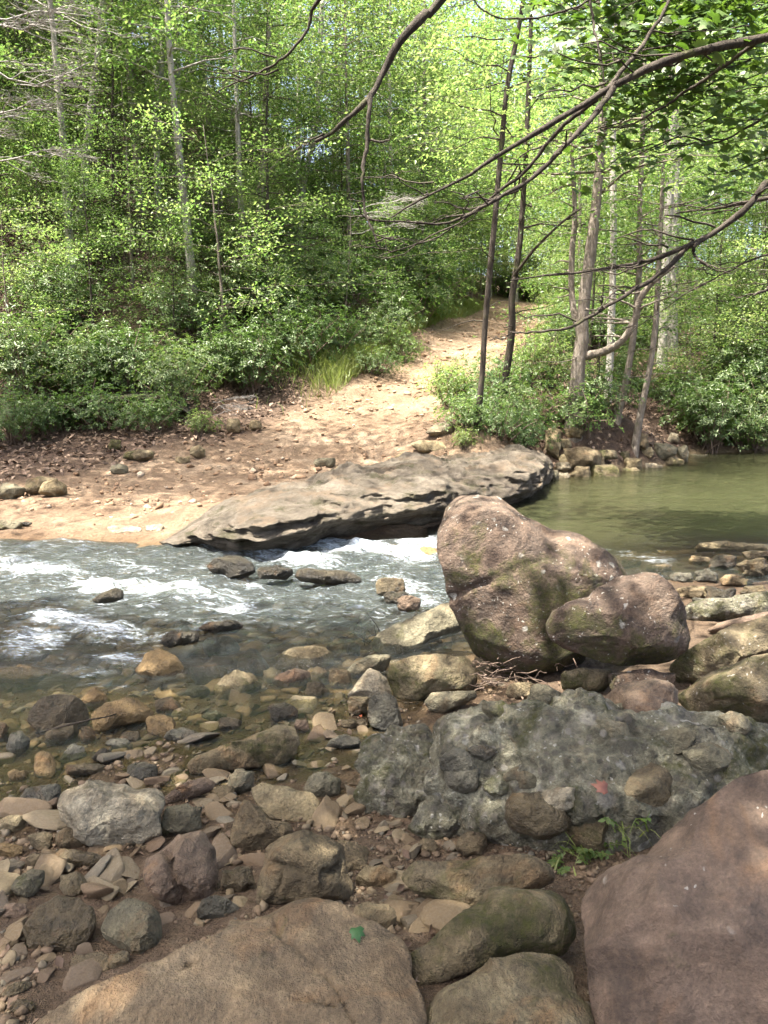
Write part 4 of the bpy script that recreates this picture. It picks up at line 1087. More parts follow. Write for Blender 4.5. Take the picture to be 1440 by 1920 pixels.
R_('brown rock lodged in the bank above the bright bend', ov(425,785,452,812,168), 'tan', seed=168)
R_('flat tan shelf at the near rim of the green pool', [(1300,1022),(1330,1016),(1400,1018),(1480,1020),(1480,1034),(1400,1034),(1330,1030)], 'tan', dt=30, tf=.2, e=.5, seed=169, hit=at_z(1380,1034,.08))

# -- rubble at the foot of the far bank: angular blocks told apart
RUB = [((1022,800),(1052,858),'tan','upright tan block at the left end of the rubble'),((1042,822,),(1070,842),'tan','tan wedge over the upright block in the rubble'),
 ((1055,838),(1120,880),'brown','long leaning brown plank-like block in the rubble'),((1048,852),(1088,876),'tan','yellowish block under the leaning one in the rubble'),
 ((1040,866),(1070,884),'pale','pale flat block low in the rubble'),((1045,886),(1068,902),'pale','small pale block at the rubble foot'),((1072,874),(1110,902),'brown_moss','mossy block at the rubble foot'),
 ((1105,872),(1165,912),'mossy','broad mossy block at the pool edge'),((1166,858),(1206,884),'tan','sunlit tan block near the pool edge'),((1200,868),(1240,886),'pale','low pale block at the pool edge'),
 ((1160,876),(1200,896),'brown_moss','flat block at the waterline'),((1150,846),(1182,868),'mossy','mossy block above the sunlit tan one'),((1100,855),(1135,880),'brown','dark brown block in the middle of the rubble'),
 ((1200,838),(1225,858),'tan','small tan block under the leaning tree'),((1222,832),(1270,862),'grey','large grey block at the right end of the rubble'),((1252,810),(1275,832),'pale','pale block on top of the right end of the rubble'),
 ((1240,855),(1282,880),'brown_moss','dark block low at the right end of the rubble'),((1185,812),(1215,842),'brown','brown block behind the leaning tree'),((1270,835),(1292,870),'grey','rightmost block of the rubble'),
 ((1120,842),(1160,862),'mossy','mossy slab in the upper rubble'),((1062,800),(1095,825),'brown','brown block high on the rubble'),((1030,880),(1048,905),'grey','grey block against the ledge end')]
for k, (a, b, m, lab) in enumerate(RUB):
    R_(lab, ov(a[0], a[1], b[0], b[1], 200 + k, .6, .14), m, dt=4, seed=200 + k, nf=9, e=.55, n=18, keep=False)
# far shore blocks under the dark thicket
for k, (x0, x1, lab) in enumerate([(1285,1340,'pale low stone on the far pool shore, left one'),(1335,1385,'flat stone on the far pool shore, middle one'),(1380,1450,'long stone on the far pool shore, right one')]):
    R_(lab, ov(x0, 852, x1, 868, 230 + k, .6), 'grey', dt=10, seed=230 + k, nf=6, n=16, keep=False)
# stones of the riffle at the pool outlet
rs = np.random.RandomState(5)
RIF = [(1165,1048,1200,1066),(1212,1058,1262,1072),(1255,1072,1300,1090),(1290,1042,1330,1060),(1330,1040,1382,1068),(1385,1048,1450,1085),(1300,1068,1345,1092),(1345,1078,1405,1098),
       (1320,1098,1380,1130),(1385,1098,1440,1122),(1400,1118,1460,1140),(1270,1100,1320,1122),(1205,1072,1245,1086),(1395,1030,1450,1050),(1295,1120,1345,1140),(1365,1128,1400,1142)]
for k, r in enumerate(RIF):
    R_('angular stone in the pool outlet riffle', ov(*r, 240 + k, .6, .14), ['wet_dark', 'wet', 'wet_grey', 'brown'][k % 4], dt=12, seed=240 + k, nf=8, e=.6, n=16,
       group='stones in the riffle at the pool outlet', keep=(k > 3))

# -- cobbles of the near bank
def inside(px, py, poly, grow=1.0):
    if px < poly[:, 0].min() - 6 or px > poly[:, 0].max() + 6 or py < poly[:, 1].min() - 6 or py > poly[:, 1].max() + 6: return False
    c = poly.mean(0)
    p = (np.array([px, py]) - c) / grow + c
    x, y = poly[:, 0], poly[:, 1]
    x2, y2 = np.roll(x, -1), np.roll(y, -1)
    cr = ((y > p[1]) != (y2 > p[1])) & (p[0] < (x2 - x) * (p[1] - y) / (y2 - y + 1e-9) + x)
    return cr.sum() % 2 == 1
def pebble_mesh(name, seed, n, mat, sq):
    rs = np.random.RandomState(seed)
    V, Q = cubesphere(n)
    S = np.sign(V) * np.abs(V) ** rs.uniform(.5, .9)
    S = facet(S, rs, rs.randint(9, 18), .40, .85)
    S = S * (1 + .10 * fbm(V * 1.5 + seed, 3, seed))[:, None]
    return mesh_np(name, S * np.array([1, rs.uniform(.55, .85), rs.uniform(.28, .55)]), [Q], mat)
COB = [pebble_mesh('cobble', 500 + k, 11, M['cobble'], .8) for k in range(16)]
rs = np.random.RandomState(77)
cnt = 0
for _ in range(6000):
    if cnt >= 296: break
    px, py = rs.uniform(-10, 1000), 1230 + 690 * rs.beta(1.3, 1.5)
    if px > 700 and not (1230 < py < 1300 or (px < 900 and 1540 < py < 1740)): continue
    if any(inside(px, py, f, 1.05) for f in FOOT): continue
    g = ground_hit(px, py)
    dd = np.linalg.norm(g - np.array([0, 0, CAM_Z]))
    r = min(rs.lognormal(math.log(.043), .5), .125)
    nb = min(NEAR, key=lambda q: (q[0][0] - px) ** 2 + (q[0][1] - py) ** 2)[1]
    o = link('cobble', COB[rs.randint(len(COB))], None, ('broad flat' if r > .075 else 'fist-sized' if r > .045 else 'small' if r > .03 else 'tiny') + ' cobble next to the ' + nb, 'cobble', 'cobbles on the near bank', None,
             (g[0], g[1], g[2] + r * rs.uniform(-.12, .2)))
    o.scale = (r * rs.uniform(.8, 1.4), r, r * rs.uniform(.8, 1.1))
    o.rotation_euler = (rs.normal() * .35, rs.normal() * .35, rs.uniform(0, 6.28))
    cnt += 1
# gravel: too many and too small to count
def scatter(name, label, pts, rad, mat, seed, n=2, flat=.6):
    rs = np.random.RandomState(seed)
    V, Q = cubesphere(n)
    m = len(pts)
    var = []
    for k in range(12):
        S = facet(V * 1.0, np.random.RandomState(seed + k), 7, .45, .85)
        var.append(S * (1 + .15 * rs.normal(size=(len(V), 1))) * np.array([1, .8, flat]))
    var = np.array(var)
    S = var[rs.randint(12, size=m)]
    a = rs.uniform(0, 6.28, m)
    ca, sa = np.cos(a)[:, None], np.sin(a)[:, None]
    X = S[:, :, 0] * ca - S[:, :, 1] * sa
    Y = S[:, :, 0] * sa + S[:, :, 1] * ca
    S = np.stack([X, Y, S[:, :, 2]], -1) * rad[:, None, None] + pts[:, None, :]
    Qs = (Q[None] + (np.arange(m) * len(V))[:, None, None]).reshape(-1, 4)
    return link(name, mesh_np(name, S.reshape(-1, 3), [Qs], mat, True), None, label, 'gravel', None, 'stuff')
rs = np.random.RandomState(12)
N_ = 15000
y = 1.3 + 3.6 * rs.rand(N_) ** 1.25
x = rs.uniform(-1, 1, N_) * (0.62 * y + .25)
keep = (x < 0.9)
x, y = x[keep], y[keep]
dens = vnoise(np.stack([x * 2.5, y * 2.5, 0 * x], 1), 9)
k2 = rs.rand(len(x)) < smooth(dens, -.7, .4)
x, y = x[k2], y[k2]
rad = np.clip(rs.lognormal(math.log(.0085), .6, len(x)), .004, .028)
scatter('gravel', 'reddish-brown gravel and pebbles between the rocks of the near bank', np.stack([x, y, H(x, y) + rad * .2], 1), rad, M['gravel'], 31)
N_ = 24000
x = rs.uniform(-9, 6, N_); y = rs.uniform(8.8, 34, N_)
z = H(x, y)
mud, lit, grav = zones(x, y, z)
k2 = (rs.rand(N_) < mud * (.25 + .75 * smooth(vnoise(np.stack([x, y, 0 * x], 1), 4), -.3, .5))) & (mud > .3) & (z > .1)
x, y, z = x[k2], y[k2], z[k2]
rad = np.clip(rs.lognormal(math.log(.021), .65, len(x)), .008, .10)
scatter('clods', 'clods and loose stones on the muddy flat and the rising road', np.stack([x, y, z + rad * .2], 1), rad, M['clods'], 33)

N_ = 2600
x = rs.uniform(-7, 3.5, N_); y = rs.uniform(3.0, 8.4, N_)
z = H(x, y)
k2 = (z < -.015) & (np.abs(x) < .7 * y + 1)
x, y, z = x[k2], y[k2], z[k2]
rad = np.clip(rs.lognormal(math.log(.05), .6, len(x)), .02, .2)
rad = np.minimum(rad, np.maximum(.02, (-z) * 1.3))
scatter('bed_stones', 'tan stones on the stream bed seen through the water', np.stack([x, y, z + rad * .1], 1), rad, M['bed_stones'], 35, 3, .45)

N_ = 500
x = rs.uniform(-2.6, 2.8, N_); y = rs.uniform(1.3, 5.0, N_)
z = H(x, y)
k2 = (z > .03) & (np.abs(x) < .62 * y + .3)
x, y, z = x[k2], y[k2], z[k2]
NEAR_LITTER = np.stack([x, y, z + .012], 1)
# ------------------------------------------------------------------ foliage
def leaves(P, nrm, dirn, L, W, fold=.12):
    """two folded triangles per leaf"""
    nrm = nrm / (np.linalg.norm(nrm, axis=1)[:, None] + 1e-9)
    dirn = dirn - (dirn * nrm).sum(1)[:, None] * nrm
    dirn = dirn / (np.linalg.norm(dirn, axis=1)[:, None] + 1e-9)
    sd = np.cross(nrm, dirn)
    L = np.asarray(L)[:, None]; W = np.asarray(W)[:, None]
    a = P
    b = P + dirn * L * .45 + sd * W * .5 + nrm * fold * L
    c = P + dirn * L - nrm * .10 * L
    d = P + dirn * L * .45 - sd * W * .5 + nrm * fold * L
    V = np.stack([a, b, c, d], 1).reshape(-1, 3)
    k = np.arange(len(P))[:, None] * 4
    T = np.concatenate([k + np.array([[0, 2, 1]]), k + np.array([[0, 3, 2]])])
    return V, T
def leaf_cloud(rs, C, m, sxy, sz, L, wr=.55, tilt=.55, out=None):
    """m leaves round each cluster centre"""
    n = len(C) * m
    Cc = np.repeat(C, m, 0)
    off = rs.normal(size=(n, 3)) * np.array([sxy, sxy, sz])
    P = Cc + off
    nr = np.stack([rs.normal(size=n) * tilt, rs.normal(size=n) * tilt, np.ones(n)], 1)
    di = off * np.array([1, 1, .3]) + rs.normal(size=(n, 3)) * sxy * .6
    if out is not None: di = di + np.repeat(out, m, 0) * sxy
    Ls = L * rs.uniform(.45, 1.5, n)
    return leaves(P, nr, di, Ls, Ls * wr)
def limb_path(rs, p0, az, L, rise, n=6, wob=.06):
    t = np.linspace(0, 1, n)
    d = np.array([math.cos(az), math.sin(az), 0])
    sd = np.array([-d[1], d[0], 0])
    w = np.cumsum(rs.normal(size=n)) * wob * L / 2
    w2 = np.cumsum(rs.normal(size=n)) * wob * L / 2
    z = rise * L * (t - .45 * t * t)
    return p0 + d * (t * L)[:, None] + sd * w[:, None] + np.array([0, 0, 1.0]) * (z + w2)[:, None]
def gen_tree(seed, Ht, r0, lo, R, nl, L, per, mats, sxy=.23, sz=.13, tilt=.75, wr=.55, rise=.35, prof='dome', clus=3, lean=.03, dead=4, ns=8):
    rs = np.random.RandomState(seed)
    m = 14
    t = np.linspace(0, 1, m)
    wob = np.cumsum(rs.normal(size=(m, 2)), 0) * lean * Ht / 8
    tr = np.column_stack([wob * t[:, None], t * Ht - .25])
    tb = MB()
    rad = r0 * (1 - .86 * t ** .9); rad[0] *= 1.35
    tb.tube(tr, rad, ns, seed)
    cen, outs = [], []
    for k in range(nl):
        h = lo + (1 - lo) * ((k + rs.rand()) / nl)
        p0 = np.array([np.interp(h, t, tr[:, j]) for j in range(3)])
        u = (h - lo) / (1 - lo)
        ln = R * ({'dome': math.sqrt(max(.02, 1 - (2 * u - .85) ** 2 / 1.35)), 'cone': 1.05 - .85 * u, 'flat': .75 + .3 * rs.rand()}[prof]) * rs.uniform(.7, 1.15)
        az = k * 2.4 + rs.normal() * .4
        pth = limb_path(rs, p0, az, ln, rise * rs.uniform(.4, 1.3))
        rr = max(.006, np.interp(h, t, rad) * .42)
        tb.tube(pth, np.linspace(rr, .005, len(pth)), 4)
        for j in range(clus + 1):
            f = rs.uniform(.35, 1) if j else 1.0
            q = np.array([np.interp(f, np.linspace(0, 1, len(pth)), pth[:, c]) for c in range(3)])
            a2 = az + rs.choice([-1, 1]) * rs.uniform(.4, 1.2)
            tw = limb_path(rs, q, a2 if j else az, ln * .38, .15, 4)
            tb.tube(tw, np.linspace(.007, .003, 4), 3)
            for w in (tw[1], tw[2], tw[3]):
                cen.append(w); outs.append([math.cos(az), math.sin(az), -.1])
    for k in range(dead):                                   # bare snags below the crown
        h = rs.uniform(.15, lo + .1)
        p0 = np.array([np.interp(h, t, tr[:, j]) for j in range(3)])
        pth = limb_path(rs, p0, rs.uniform(0, 6.28), rs.uniform(.4, 1.2), rs.uniform(-.1, .4))
        tb.tube(pth, np.linspace(.014, .004, len(pth)), 4)
    V, T = leaf_cloud(rs, np.array(cen), per, sxy, sz, L, wr, tilt, np.array(outs))
    return tb.mesh('trunk', M[mats[0]]), mesh_np('crown', V, [T], M[mats[1]], False)
def gen_shrub(seed, R, Ht, nst, L, mats, ros=7, wr=.36, nper=10, spread=1.0):
    rs = np.random.RandomState(seed)
    tb = MB(); cen = []; outd = []
    for k in range(nst):
        az = rs.uniform(0, 6.28)
        el = rs.uniform(.15, 1.0)
        tip = np.array([math.cos(az) * R * el * spread, math.sin(az) * R * el * spread, Ht * (1 - .55 * el ** 2) * rs.uniform(.6, 1.1)])
        st = np.array([rs.normal() * .12, rs.normal() * .12, -.1])
        mid = st * .5 + tip * .5 + np.array([rs.normal() * .12, rs.normal() * .12, .10])
        pth = spline([st, mid, tip], 7)
        tb.tube(pth, np.linspace(.018, .004, 7), 4)
        for j in range(nper):
            f = rs.uniform(.35, 1.05)
            q = np.array([np.interp(min(f, 1), np.linspace(0, 1, 7), pth[:, c]) for c in range(3)]) + rs.normal(size=3) * np.array([.2, .2, .14]) * R
            q[2] = max(q[2], .06)
            cen.append(q); outd.append(q - np.array([0, 0, Ht * .3]))
    C = np.array(cen); O = np.array(outd); O /= np.linalg.norm(O, axis=1)[:, None] + 1e-9
    n = len(C)
    az = np.tile(np.linspace(0, 2 * math.pi, ros, endpoint=False), n) + np.repeat(rs.uniform(0, 6.28, n), ros)
    ax = np.repeat(O * .7 + np.array([0, 0, .6]) + rs.normal(size=(n, 3)) * .25, ros, 0); ax /= np.linalg.norm(ax, axis=1)[:, None]
    e1 = np.cross(ax, np.array([.3, .2, 1.0])); e1 /= np.linalg.norm(e1, axis=1)[:, None] + 1e-9
    e2 = np.cross(ax, e1)
    rd = e1 * np.cos(az)[:, None] + e2 * np.sin(az)[:, None]
    di = rd + ax * rs.uniform(-.25, .45, (n * ros, 1))
    nr = ax * .9 + rs.normal(size=(n * ros, 3)) * .28 - rd * .1
    P = np.repeat(C, ros, 0) + rd * .012
    Ls = L * rs.uniform(.65, 1.2, n * ros)
    V, T = leaves(P, nr, di, Ls, Ls * wr, .06)
    return tb.mesh('stem', M[mats[0]]), mesh_np('foliage', V, [T], M[mats[1]], False)
def gen_dead(seed, R, n, mat):
    """a spray of bare grey twigs"""
    rs = np.random.RandomState(seed)
    tb = MB()
    def rec(p, az, L, r, lev):
        pth = limb_path(rs, p, az, L, rs.uniform(-.35, .35), 6, .10)
        tb.tube(pth, np.linspace(r, r * .45, 6), 4 if lev < 2 else 3)
        if lev < 3:
            for _ in range([7, 6, 4][lev]):
                f = rs.uniform(.2, 1)
                q = np.array([np.interp(f, np.linspace(0, 1, 6), pth[:, c]) for c in range(3)])
                rec(q, az + rs.choice([-1, 1]) * rs.uniform(.3, .9), L * rs.uniform(.35, .55), max(r * .55, .0032), lev + 1)
    for k in range(n):
        rec(np.array([0, 0, rs.uniform(0, .5) * R]), rs.normal() * .5, R, .017, 0)
    return tb.mesh('twigs', M[mat])
def put(name, label, cat, parts, loc, group=None, s=1.0, rz=None, tilt=(0, 0)):
    e = empty(name, tuple(loc), label, cat, group, random.uniform(0, 6.28) if rz is None else rz, s)
    e.rotation_euler.x, e.rotation_euler.y = tilt
    for pn, me in parts:
        link(pn, me, e)
    return e
def tparts(v): return [('trunk', v[0]), ('crown', v[1])]
def sparts(v): return [('stem', v[0]), ('foliage', v[1])]

TALL = [gen_tree(1, 12, .11, .34, 2.5, 28, .105, 22, ('bark_pale', 'leaf_bright')), gen_tree(2, 14, .14, .40, 2.9, 34, .078, 30, ('bark_mid', 'leaf_mid')),
        gen_tree(3, 13, .09, .30, 2.2, 28, .10, 22, ('bark_mid', 'leaf_bright')), gen_tree(4, 15, .16, .45, 3.0, 34, .135, 16, ('bark_pale', 'leaf_bright'))]
UNDER = [gen_tree(11, 5.0, .045, .18, 2.0, 22, .066, 28, ('bark_mid', 'leaf_bright'), sz=.12, rise=.2, prof='flat'), gen_tree(12, 6.0, .05, .22, 2.1, 22, .085, 22, ('bark_dark', 'leaf_mid'), sz=.14, rise=.25, prof='flat'),
         gen_tree(13, 4.0, .035, .12, 1.7, 22, .062, 28, ('bark_mid', 'leaf_bright'), sz=.12, rise=.15, prof='cone'), gen_tree(14, 7.0, .06, .12, 1.9, 36, .05, 26, ('bark_dark', 'leaf_mid'), sz=.12, rise=.0, prof='cone', wr=.35)]
FAR = [gen_tree(21, 17, .19, .25, 3.8, 36, .17, 26, ('bark_mid', 'leaf_bright'), sxy=.5, sz=.2), gen_tree(22, 19, .2, .30, 4.2, 38, .18, 26, ('bark_pale', 'leaf_bright'), sxy=.5, sz=.2)]
RHODO = [gen_shrub(31, 1.15, 1.7, 30, .088, ('twig_brown', 'leaf_dark'), nper=24), gen_shrub(32, 1.0, 1.3, 26, .08, ('twig_brown', 'leaf_mid'), nper=22), gen_shrub(33, 1.3, 1.5, 30, .085, ('twig_brown', 'leaf_mid'), nper=24)]
BUSH = [gen_shrub(41, .9, 1.2, 26, .058, ('twig_brown', 'leaf_bright'), ros=6, wr=.55, nper=24), gen_shrub(42, 1.1, .9, 28, .06, ('twig_brown', 'leaf_mid'), ros=6, wr=.5, nper=24), gen_shrub(43, .7, .8, 18, .07, ('twig_brown', 'leaf_bright'), ros=5, wr=.6, nper=16)]
DEAD = [gen_dead(51, 2.0, 3, 'twig_grey'), gen_dead(52, 1.5, 3, 'twig_grey')]

# ---- trees whose trunks stand out in the photograph
HEROES = []
def hero_tree(name, label, path, rad, mats, crown_from, nl, R, L, seed, limbs=(), per=26, sxy=.27, group=None, snags=6, ns=10, sz=.17):
    """path: (px, py, Y) from the foot up; limbs: list of (px,py,Y) paths with radius"""
    rs = np.random.RandomState(seed)
    pts = np.array([at_y(*p) for p in path])
    foot = pts[0].copy()
    foot[2] = Hs(foot[0], foot[1])
    pts[0] = foot - np.array([0, 0, .25])
    e = empty(name, tuple(foot), label, 'tree', group)
    P = spline(pts, 26) - foot
    rr = np.linspace(rad[0], rad[1], 26); rr[0] *= 1.5; rr[1] *= 1.2
    tb = MB(); tb.tube(P, rr, ns, seed)
    t = np.linspace(0, 1, 26)
    for k in range(snags):
        h = rs.uniform(.12, 1)
        p0 = np.array([np.interp(h, t, P[:, j]) for j in range(3)])
        pth = limb_path(rs, p0, rs.uniform(0, 6.28), rs.uniform(.4, 1.3), rs.uniform(-.2, .4))
        tb.tube(pth, np.linspace(.012, .003, len(pth)), 4)
    for lp, r in limbs:
        lb = MB()
        Q = spline(np.array([at_y(*p) for p in lp]), 18) - foot
        lb.tube(Q, np.linspace(r, r * .45, 18), 8, seed + 3)
        for k in range(7):
            f = rs.uniform(.3, 1)
            q = np.array([np.interp(f, np.linspace(0, 1, 18), Q[:, j]) for j in range(3)])
            lb.tube(limb_path(rs, q, rs.uniform(0, 6.28), rs.uniform(.4, 1.0), rs.uniform(0, .6)), np.linspace(r * .3, .004, 6), 4)
        link('branch', lb.mesh('branch', M[mats[0]]), e)
    cb = tb; cen = []; outs = []
    for k in range(nl):
        h = crown_from + (1.0 - crown_from) * (k + rs.rand()) / nl
        p0 = np.array([np.interp(h, t, P[:, j]) for j in range(3)])
        az = k * 2.4 + rs.normal() * .4
        ln = R * rs.uniform(.5, 1.1)
        pth = limb_path(rs, p0, az, ln, rs.uniform(.05, .45))
        cb.tube(pth, np.linspace(max(.008, np.interp(h, t, rr) * .35), .004, 6), 4)
        for w in (pth[2], pth[3], pth[4], pth[5]):
            cen.append(w); outs.append([math.cos(az), math.sin(az), -.1])
            tw = limb_path(rs, w, az + rs.choice([-1, 1]) * .9, ln * .3, .1, 4)
            cb.tube(tw, np.linspace(.005, .003, 4), 3)
            cen.append(tw[-1]); outs.append([math.cos(az), math.sin(az), -.1])
    link('trunk', tb.mesh('trunk', M[mats[0]]), e)
    HEROES.append((path[len(path) // 2][0], label))
    if nl:
        V, T = leaf_cloud(rs, np.array(cen), per, sxy, sz, L * .62, .55, .6, np.array(outs))
        link('crown', mesh_np('crown', V, [T], M[mats[1]], False), e)
    return e
hero_tree('tree', 'slim dark-trunked tree rooted at the end of the ledge, left one of the slim pair', [(893,805,13.3),(905,690,13.2),(910,600,13.2),(924,450,13.1),(938,300,13.1),(950,170,13.0),(978,20,13.0),(1000,-160,12.9)],
          (.056, .034), ('bark_dark', 'leaf_bright'), .55, 16, 1.8, .12, 71)
hero_tree('tree', 'slim black-barked tree with a kinked trunk just right of its slim neighbour', [(936,742,15.6),(958,640,15.5),(960,560,15.4),(976,440,15.4),(985,300,15.3),(992,150,15.3),(1000,-100,15.2)],
          (.078, .034), ('bark_dark', 'leaf_bright'), .5, 14, 1.8, .12, 72, limbs=[([(962,520,15.4),(1000,470,15.0),(1050,420,14.6),(1090,390,14.4)], .035)])
hero_tree('tree', 'stout forked tree with a big mossy limb on the bank by the pool', [(1076,772,14.6),(1085,690,14.6),(1092,630,14.6),(1092,590,14.6),(1104,500,14.6),(1120,360,14.7),(1132,180,14.8),(1118,0,14.9),(1110,-200,15)],
          (.142, .055), ('bark_mid', 'leaf_bright'), .62, 22, 2.3, .12, 73,
          limbs=[([(1092,668,14.6),(1130,660,14.4),(1165,640,14.2),(1190,600,14.1),(1200,560,14.0),(1228,525,13.9),(1262,500,13.8)], .085), ([(1088,625,14.6),(1074,570,14.8),(1072,480,14.9),(1078,400,15),(1070,250,15)], .075)])
hero_tree('tree', 'thin leaning grey tree between the forked tree and the pool', [(1152,806,15.2),(1172,720,15.2),(1186,640,15.3),(1198,520,15.3),(1200,380,15.4),(1206,200,15.4),(1212,-40,15.5)],
          (.075, .035), ('bark_mid', 'leaf_mid'), .45, 16, 1.6, .11, 74)
hero_tree('tree', 'thin leaning tree at the pool with its foot in the rubble', [(1188,840,15.0),(1204,760,15.0),(1220,680,15.1),(1230,600,15.2),(1236,480,15.2),(1245,300,15.3),(1262,80,15.4)],
          (.07, .03), ('bark_mid', 'leaf_mid'), .45, 16, 1.6, .11, 75)
hero_tree('tree', 'sunlit white-barked tree standing high at the right', [(1240,700,21),(1248,520,21),(1252,420,21),(1262,260,21),(1268,150,21),(1276,-80,21)], (.12, .07), ('bark_pale', 'leaf_bright'), .6, 18, 2.4, .14, 76)
hero_tree('tree', 'straight thin tree right behind the forked tree', [(1143,690,18),(1148,560,18),(1150,420,18),(1150,250,18),(1156,0,18)], (.09, .05), ('bark_pale', 'leaf_bright'), .6, 14, 2.0, .13, 77)
hero_tree('tree', 'pale leaning birch-like tree at the left with a smooth trunk', [(138,480,20.6),(150,400,20.4),(162,300,20.2),(172,200,20.2),(184,100,20.2),(192,0,20.2),(200,-160,20.2)], (.115, .07), ('bark_pale', 'leaf_bright'), .45, 16, 2.2, .14, 78)
hero_tree('tree', 'pale straight tree with dead stubs on the left hillside', [(340,430,23),(337,340,23),(333,240,23),(330,130,23),(326,0,23),(322,-150,23)], (.13, .09), ('bark_pale', 'leaf_bright'), .55, 12, 2.2, .14, 79, snags=16)
hero_tree('tree', 'grey tree just left of the pale straight tree with stubs', [(298,440,22),(296,330,22.2),(294,220,22.4),(304,100,22.4),(310,-60,22.4)], (.09, .07), ('bark_pale', 'leaf_mid'), .6, 12, 2.0, .13, 80, snags=12)
hero_tree('tree', 'grey tree with a crooked dark limb in the middle of the hillside', [(478,450,22.5),(488,380,22.5),(494,290,22.5),(497,200,22.6),(504,60,22.8),(508,-80,23)], (.10, .06), ('bark_mid', 'leaf_bright'), .5, 14, 2.2, .13, 81,
          limbs=[([(478,430,22.4),(470,390,22.0),(490,345,21.8),(525,300,21.6),(565,275,21.4)], .07)], snags=12)
hero_tree('tree', 'whitish curved tree rising behind the rhododendron bank', [(560,430,25),(566,370,25),(576,310,25),(592,240,25),(598,150,25),(604,0,25)], (.10, .07), ('bark_pale', 'leaf_bright'), .5, 14, 2.4, .14, 82)

# ---- forest on the slopes
random.seed(3)
rs = np.random.RandomState(19)
def ok_spot(x, y, rd_min, used, gap):
    if road_dist(np.array([x]), np.array([y]))[0] < rd_min: return False
    return all((x - a) ** 2 + (y - b) ** 2 > gap * gap for a, b in used)
def scatter_trees(n, xr, yr, variants, name, cat, label, group, rd_min, gap, s0, s1, parts, used, cond=None, tries=4000):
    k = 0
    for _ in range(tries):
        if k >= n: break
        x, y = rs.uniform(*xr), rs.uniform(*yr)
        if abs(x) > .62 * y + 2.5: continue
        if cond and not cond(x, y): continue
        if not ok_spot(x, y, rd_min, used, gap): continue
        used.append((x, y))
        z = Hs(x, y)
        vi = rs.randint(len(variants))
        qx = float(to_px(np.array([x, y, z + 2]))[0])
        hx, hl = min(HEROES, key=lambda h: abs(h[0] - qx))
        nb = ' '.join(re.split(r' (?:with|at|on|rooted|just|between|standing|in|rising|right|behind) |,', hl)[0].split()[:5])
        lab = label[vi % len(label)] + (' far behind the ' if y > 27 else ' behind the ') + nb + ((', left of it' if qx < hx else ', right of it') if abs(qx - hx) > 25 else '')
        put(name, lab, cat, parts(variants[vi]), (x, y, z), group, rs.uniform(s0, s1), tilt=(rs.normal() * .03, rs.normal() * .03))
        k += 1
used = []
hill = lambda x, y: y > 15.6 - .1 * x and x < (y - 17.5) * .36
right = lambda x, y: x > 2 + (y - 18) * .34 and y > 18.3
scatter_trees(46, (-18, 4), (17.5, 38), TALL, 'tree', 'tree', ['pale-barked tree', 'tall brown tree', 'slim bright-leaved tree', 'tall pale tree'], 'trees on the left hillside', 3.2, 1.6, .7, 1.1, tparts, used, hill)
scatter_trees(19, (3, 18), (20, 40), TALL, 'tree', 'tree', ['pale-barked tree', 'tall brown tree', 'slim bright-leaved tree', 'tall pale tree'], 'trees right of the road', 3.0, 1.8, .7, 1.0, tparts, used, right)
used_u = []
scatter_trees(60, (-16, 4), (15.8, 36), UNDER, 'sapling', 'sapling', ['bright layered sapling', 'dark-stemmed sapling', 'low bright sapling', 'feathery dark sapling'], 'understory trees of the left hillside', 2.6, 1.1, .6, 1.1, tparts, used_u, hill)
scatter_trees(26, (3, 17), (18.5, 36), UNDER, 'sapling', 'sapling', ['bright layered sapling', 'dark-stemmed sapling', 'low bright sapling', 'feathery dark sapling'], 'understory trees right of the road', 2.4, 1.2, .55, 1.0, tparts, used_u, right)
mid = lambda x, y: abs(x - (y - 20) * .30) < 5.5
scatter_trees(7, (-4, 14), (25, 46), TALL + FAR[:1], 'tree', 'tree', ['pale-barked tree', 'tall brown tree', 'slim bright-leaved tree', 'tall pale tree', 'big bright tree'], 'trees about the road crest', 2.6, 1.5, .7, 1.0, tparts, used, mid)
scatter_trees(24, (-4, 14), (24, 44), UNDER[:3], 'sapling', 'sapling', ['bright layered sapling', 'dark-stemmed sapling', 'low bright sapling'], 'saplings about the road crest', 2.2, 1.2, .8, 1.3, tparts, used_u, mid)
used_f = []
scatter_trees(18, (-30, 34), (40, 66), FAR, 'tree', 'tree', ['tall bright crown', 'tall pale-stemmed crown'], 'far trees up the valley', 2.0, 3.0, .8, 1.15, tparts, used_f)
used_s = []
scatter_trees(60, (-14, 4), (15.4, 30), RHODO + BUSH[:2], 'shrub', 'shrub', ['tall evergreen shrub', 'evergreen shrub', 'broad green shrub', 'small-leaved bush', 'low spreading bush'], 'shrubs of the left hillside', 2.5, .9, .6, 1.1, sparts, used_s, hill)
scatter_trees(26, (4, 16), (17.8, 30), RHODO + BUSH[:2], 'shrub', 'shrub', ['tall evergreen shrub', 'evergreen shrub', 'broad green shrub', 'small-leaved bush', 'low spreading bush'], 'shrubs behind the pool', 2.5, .9, .7, 1.2, sparts, used_s, right)

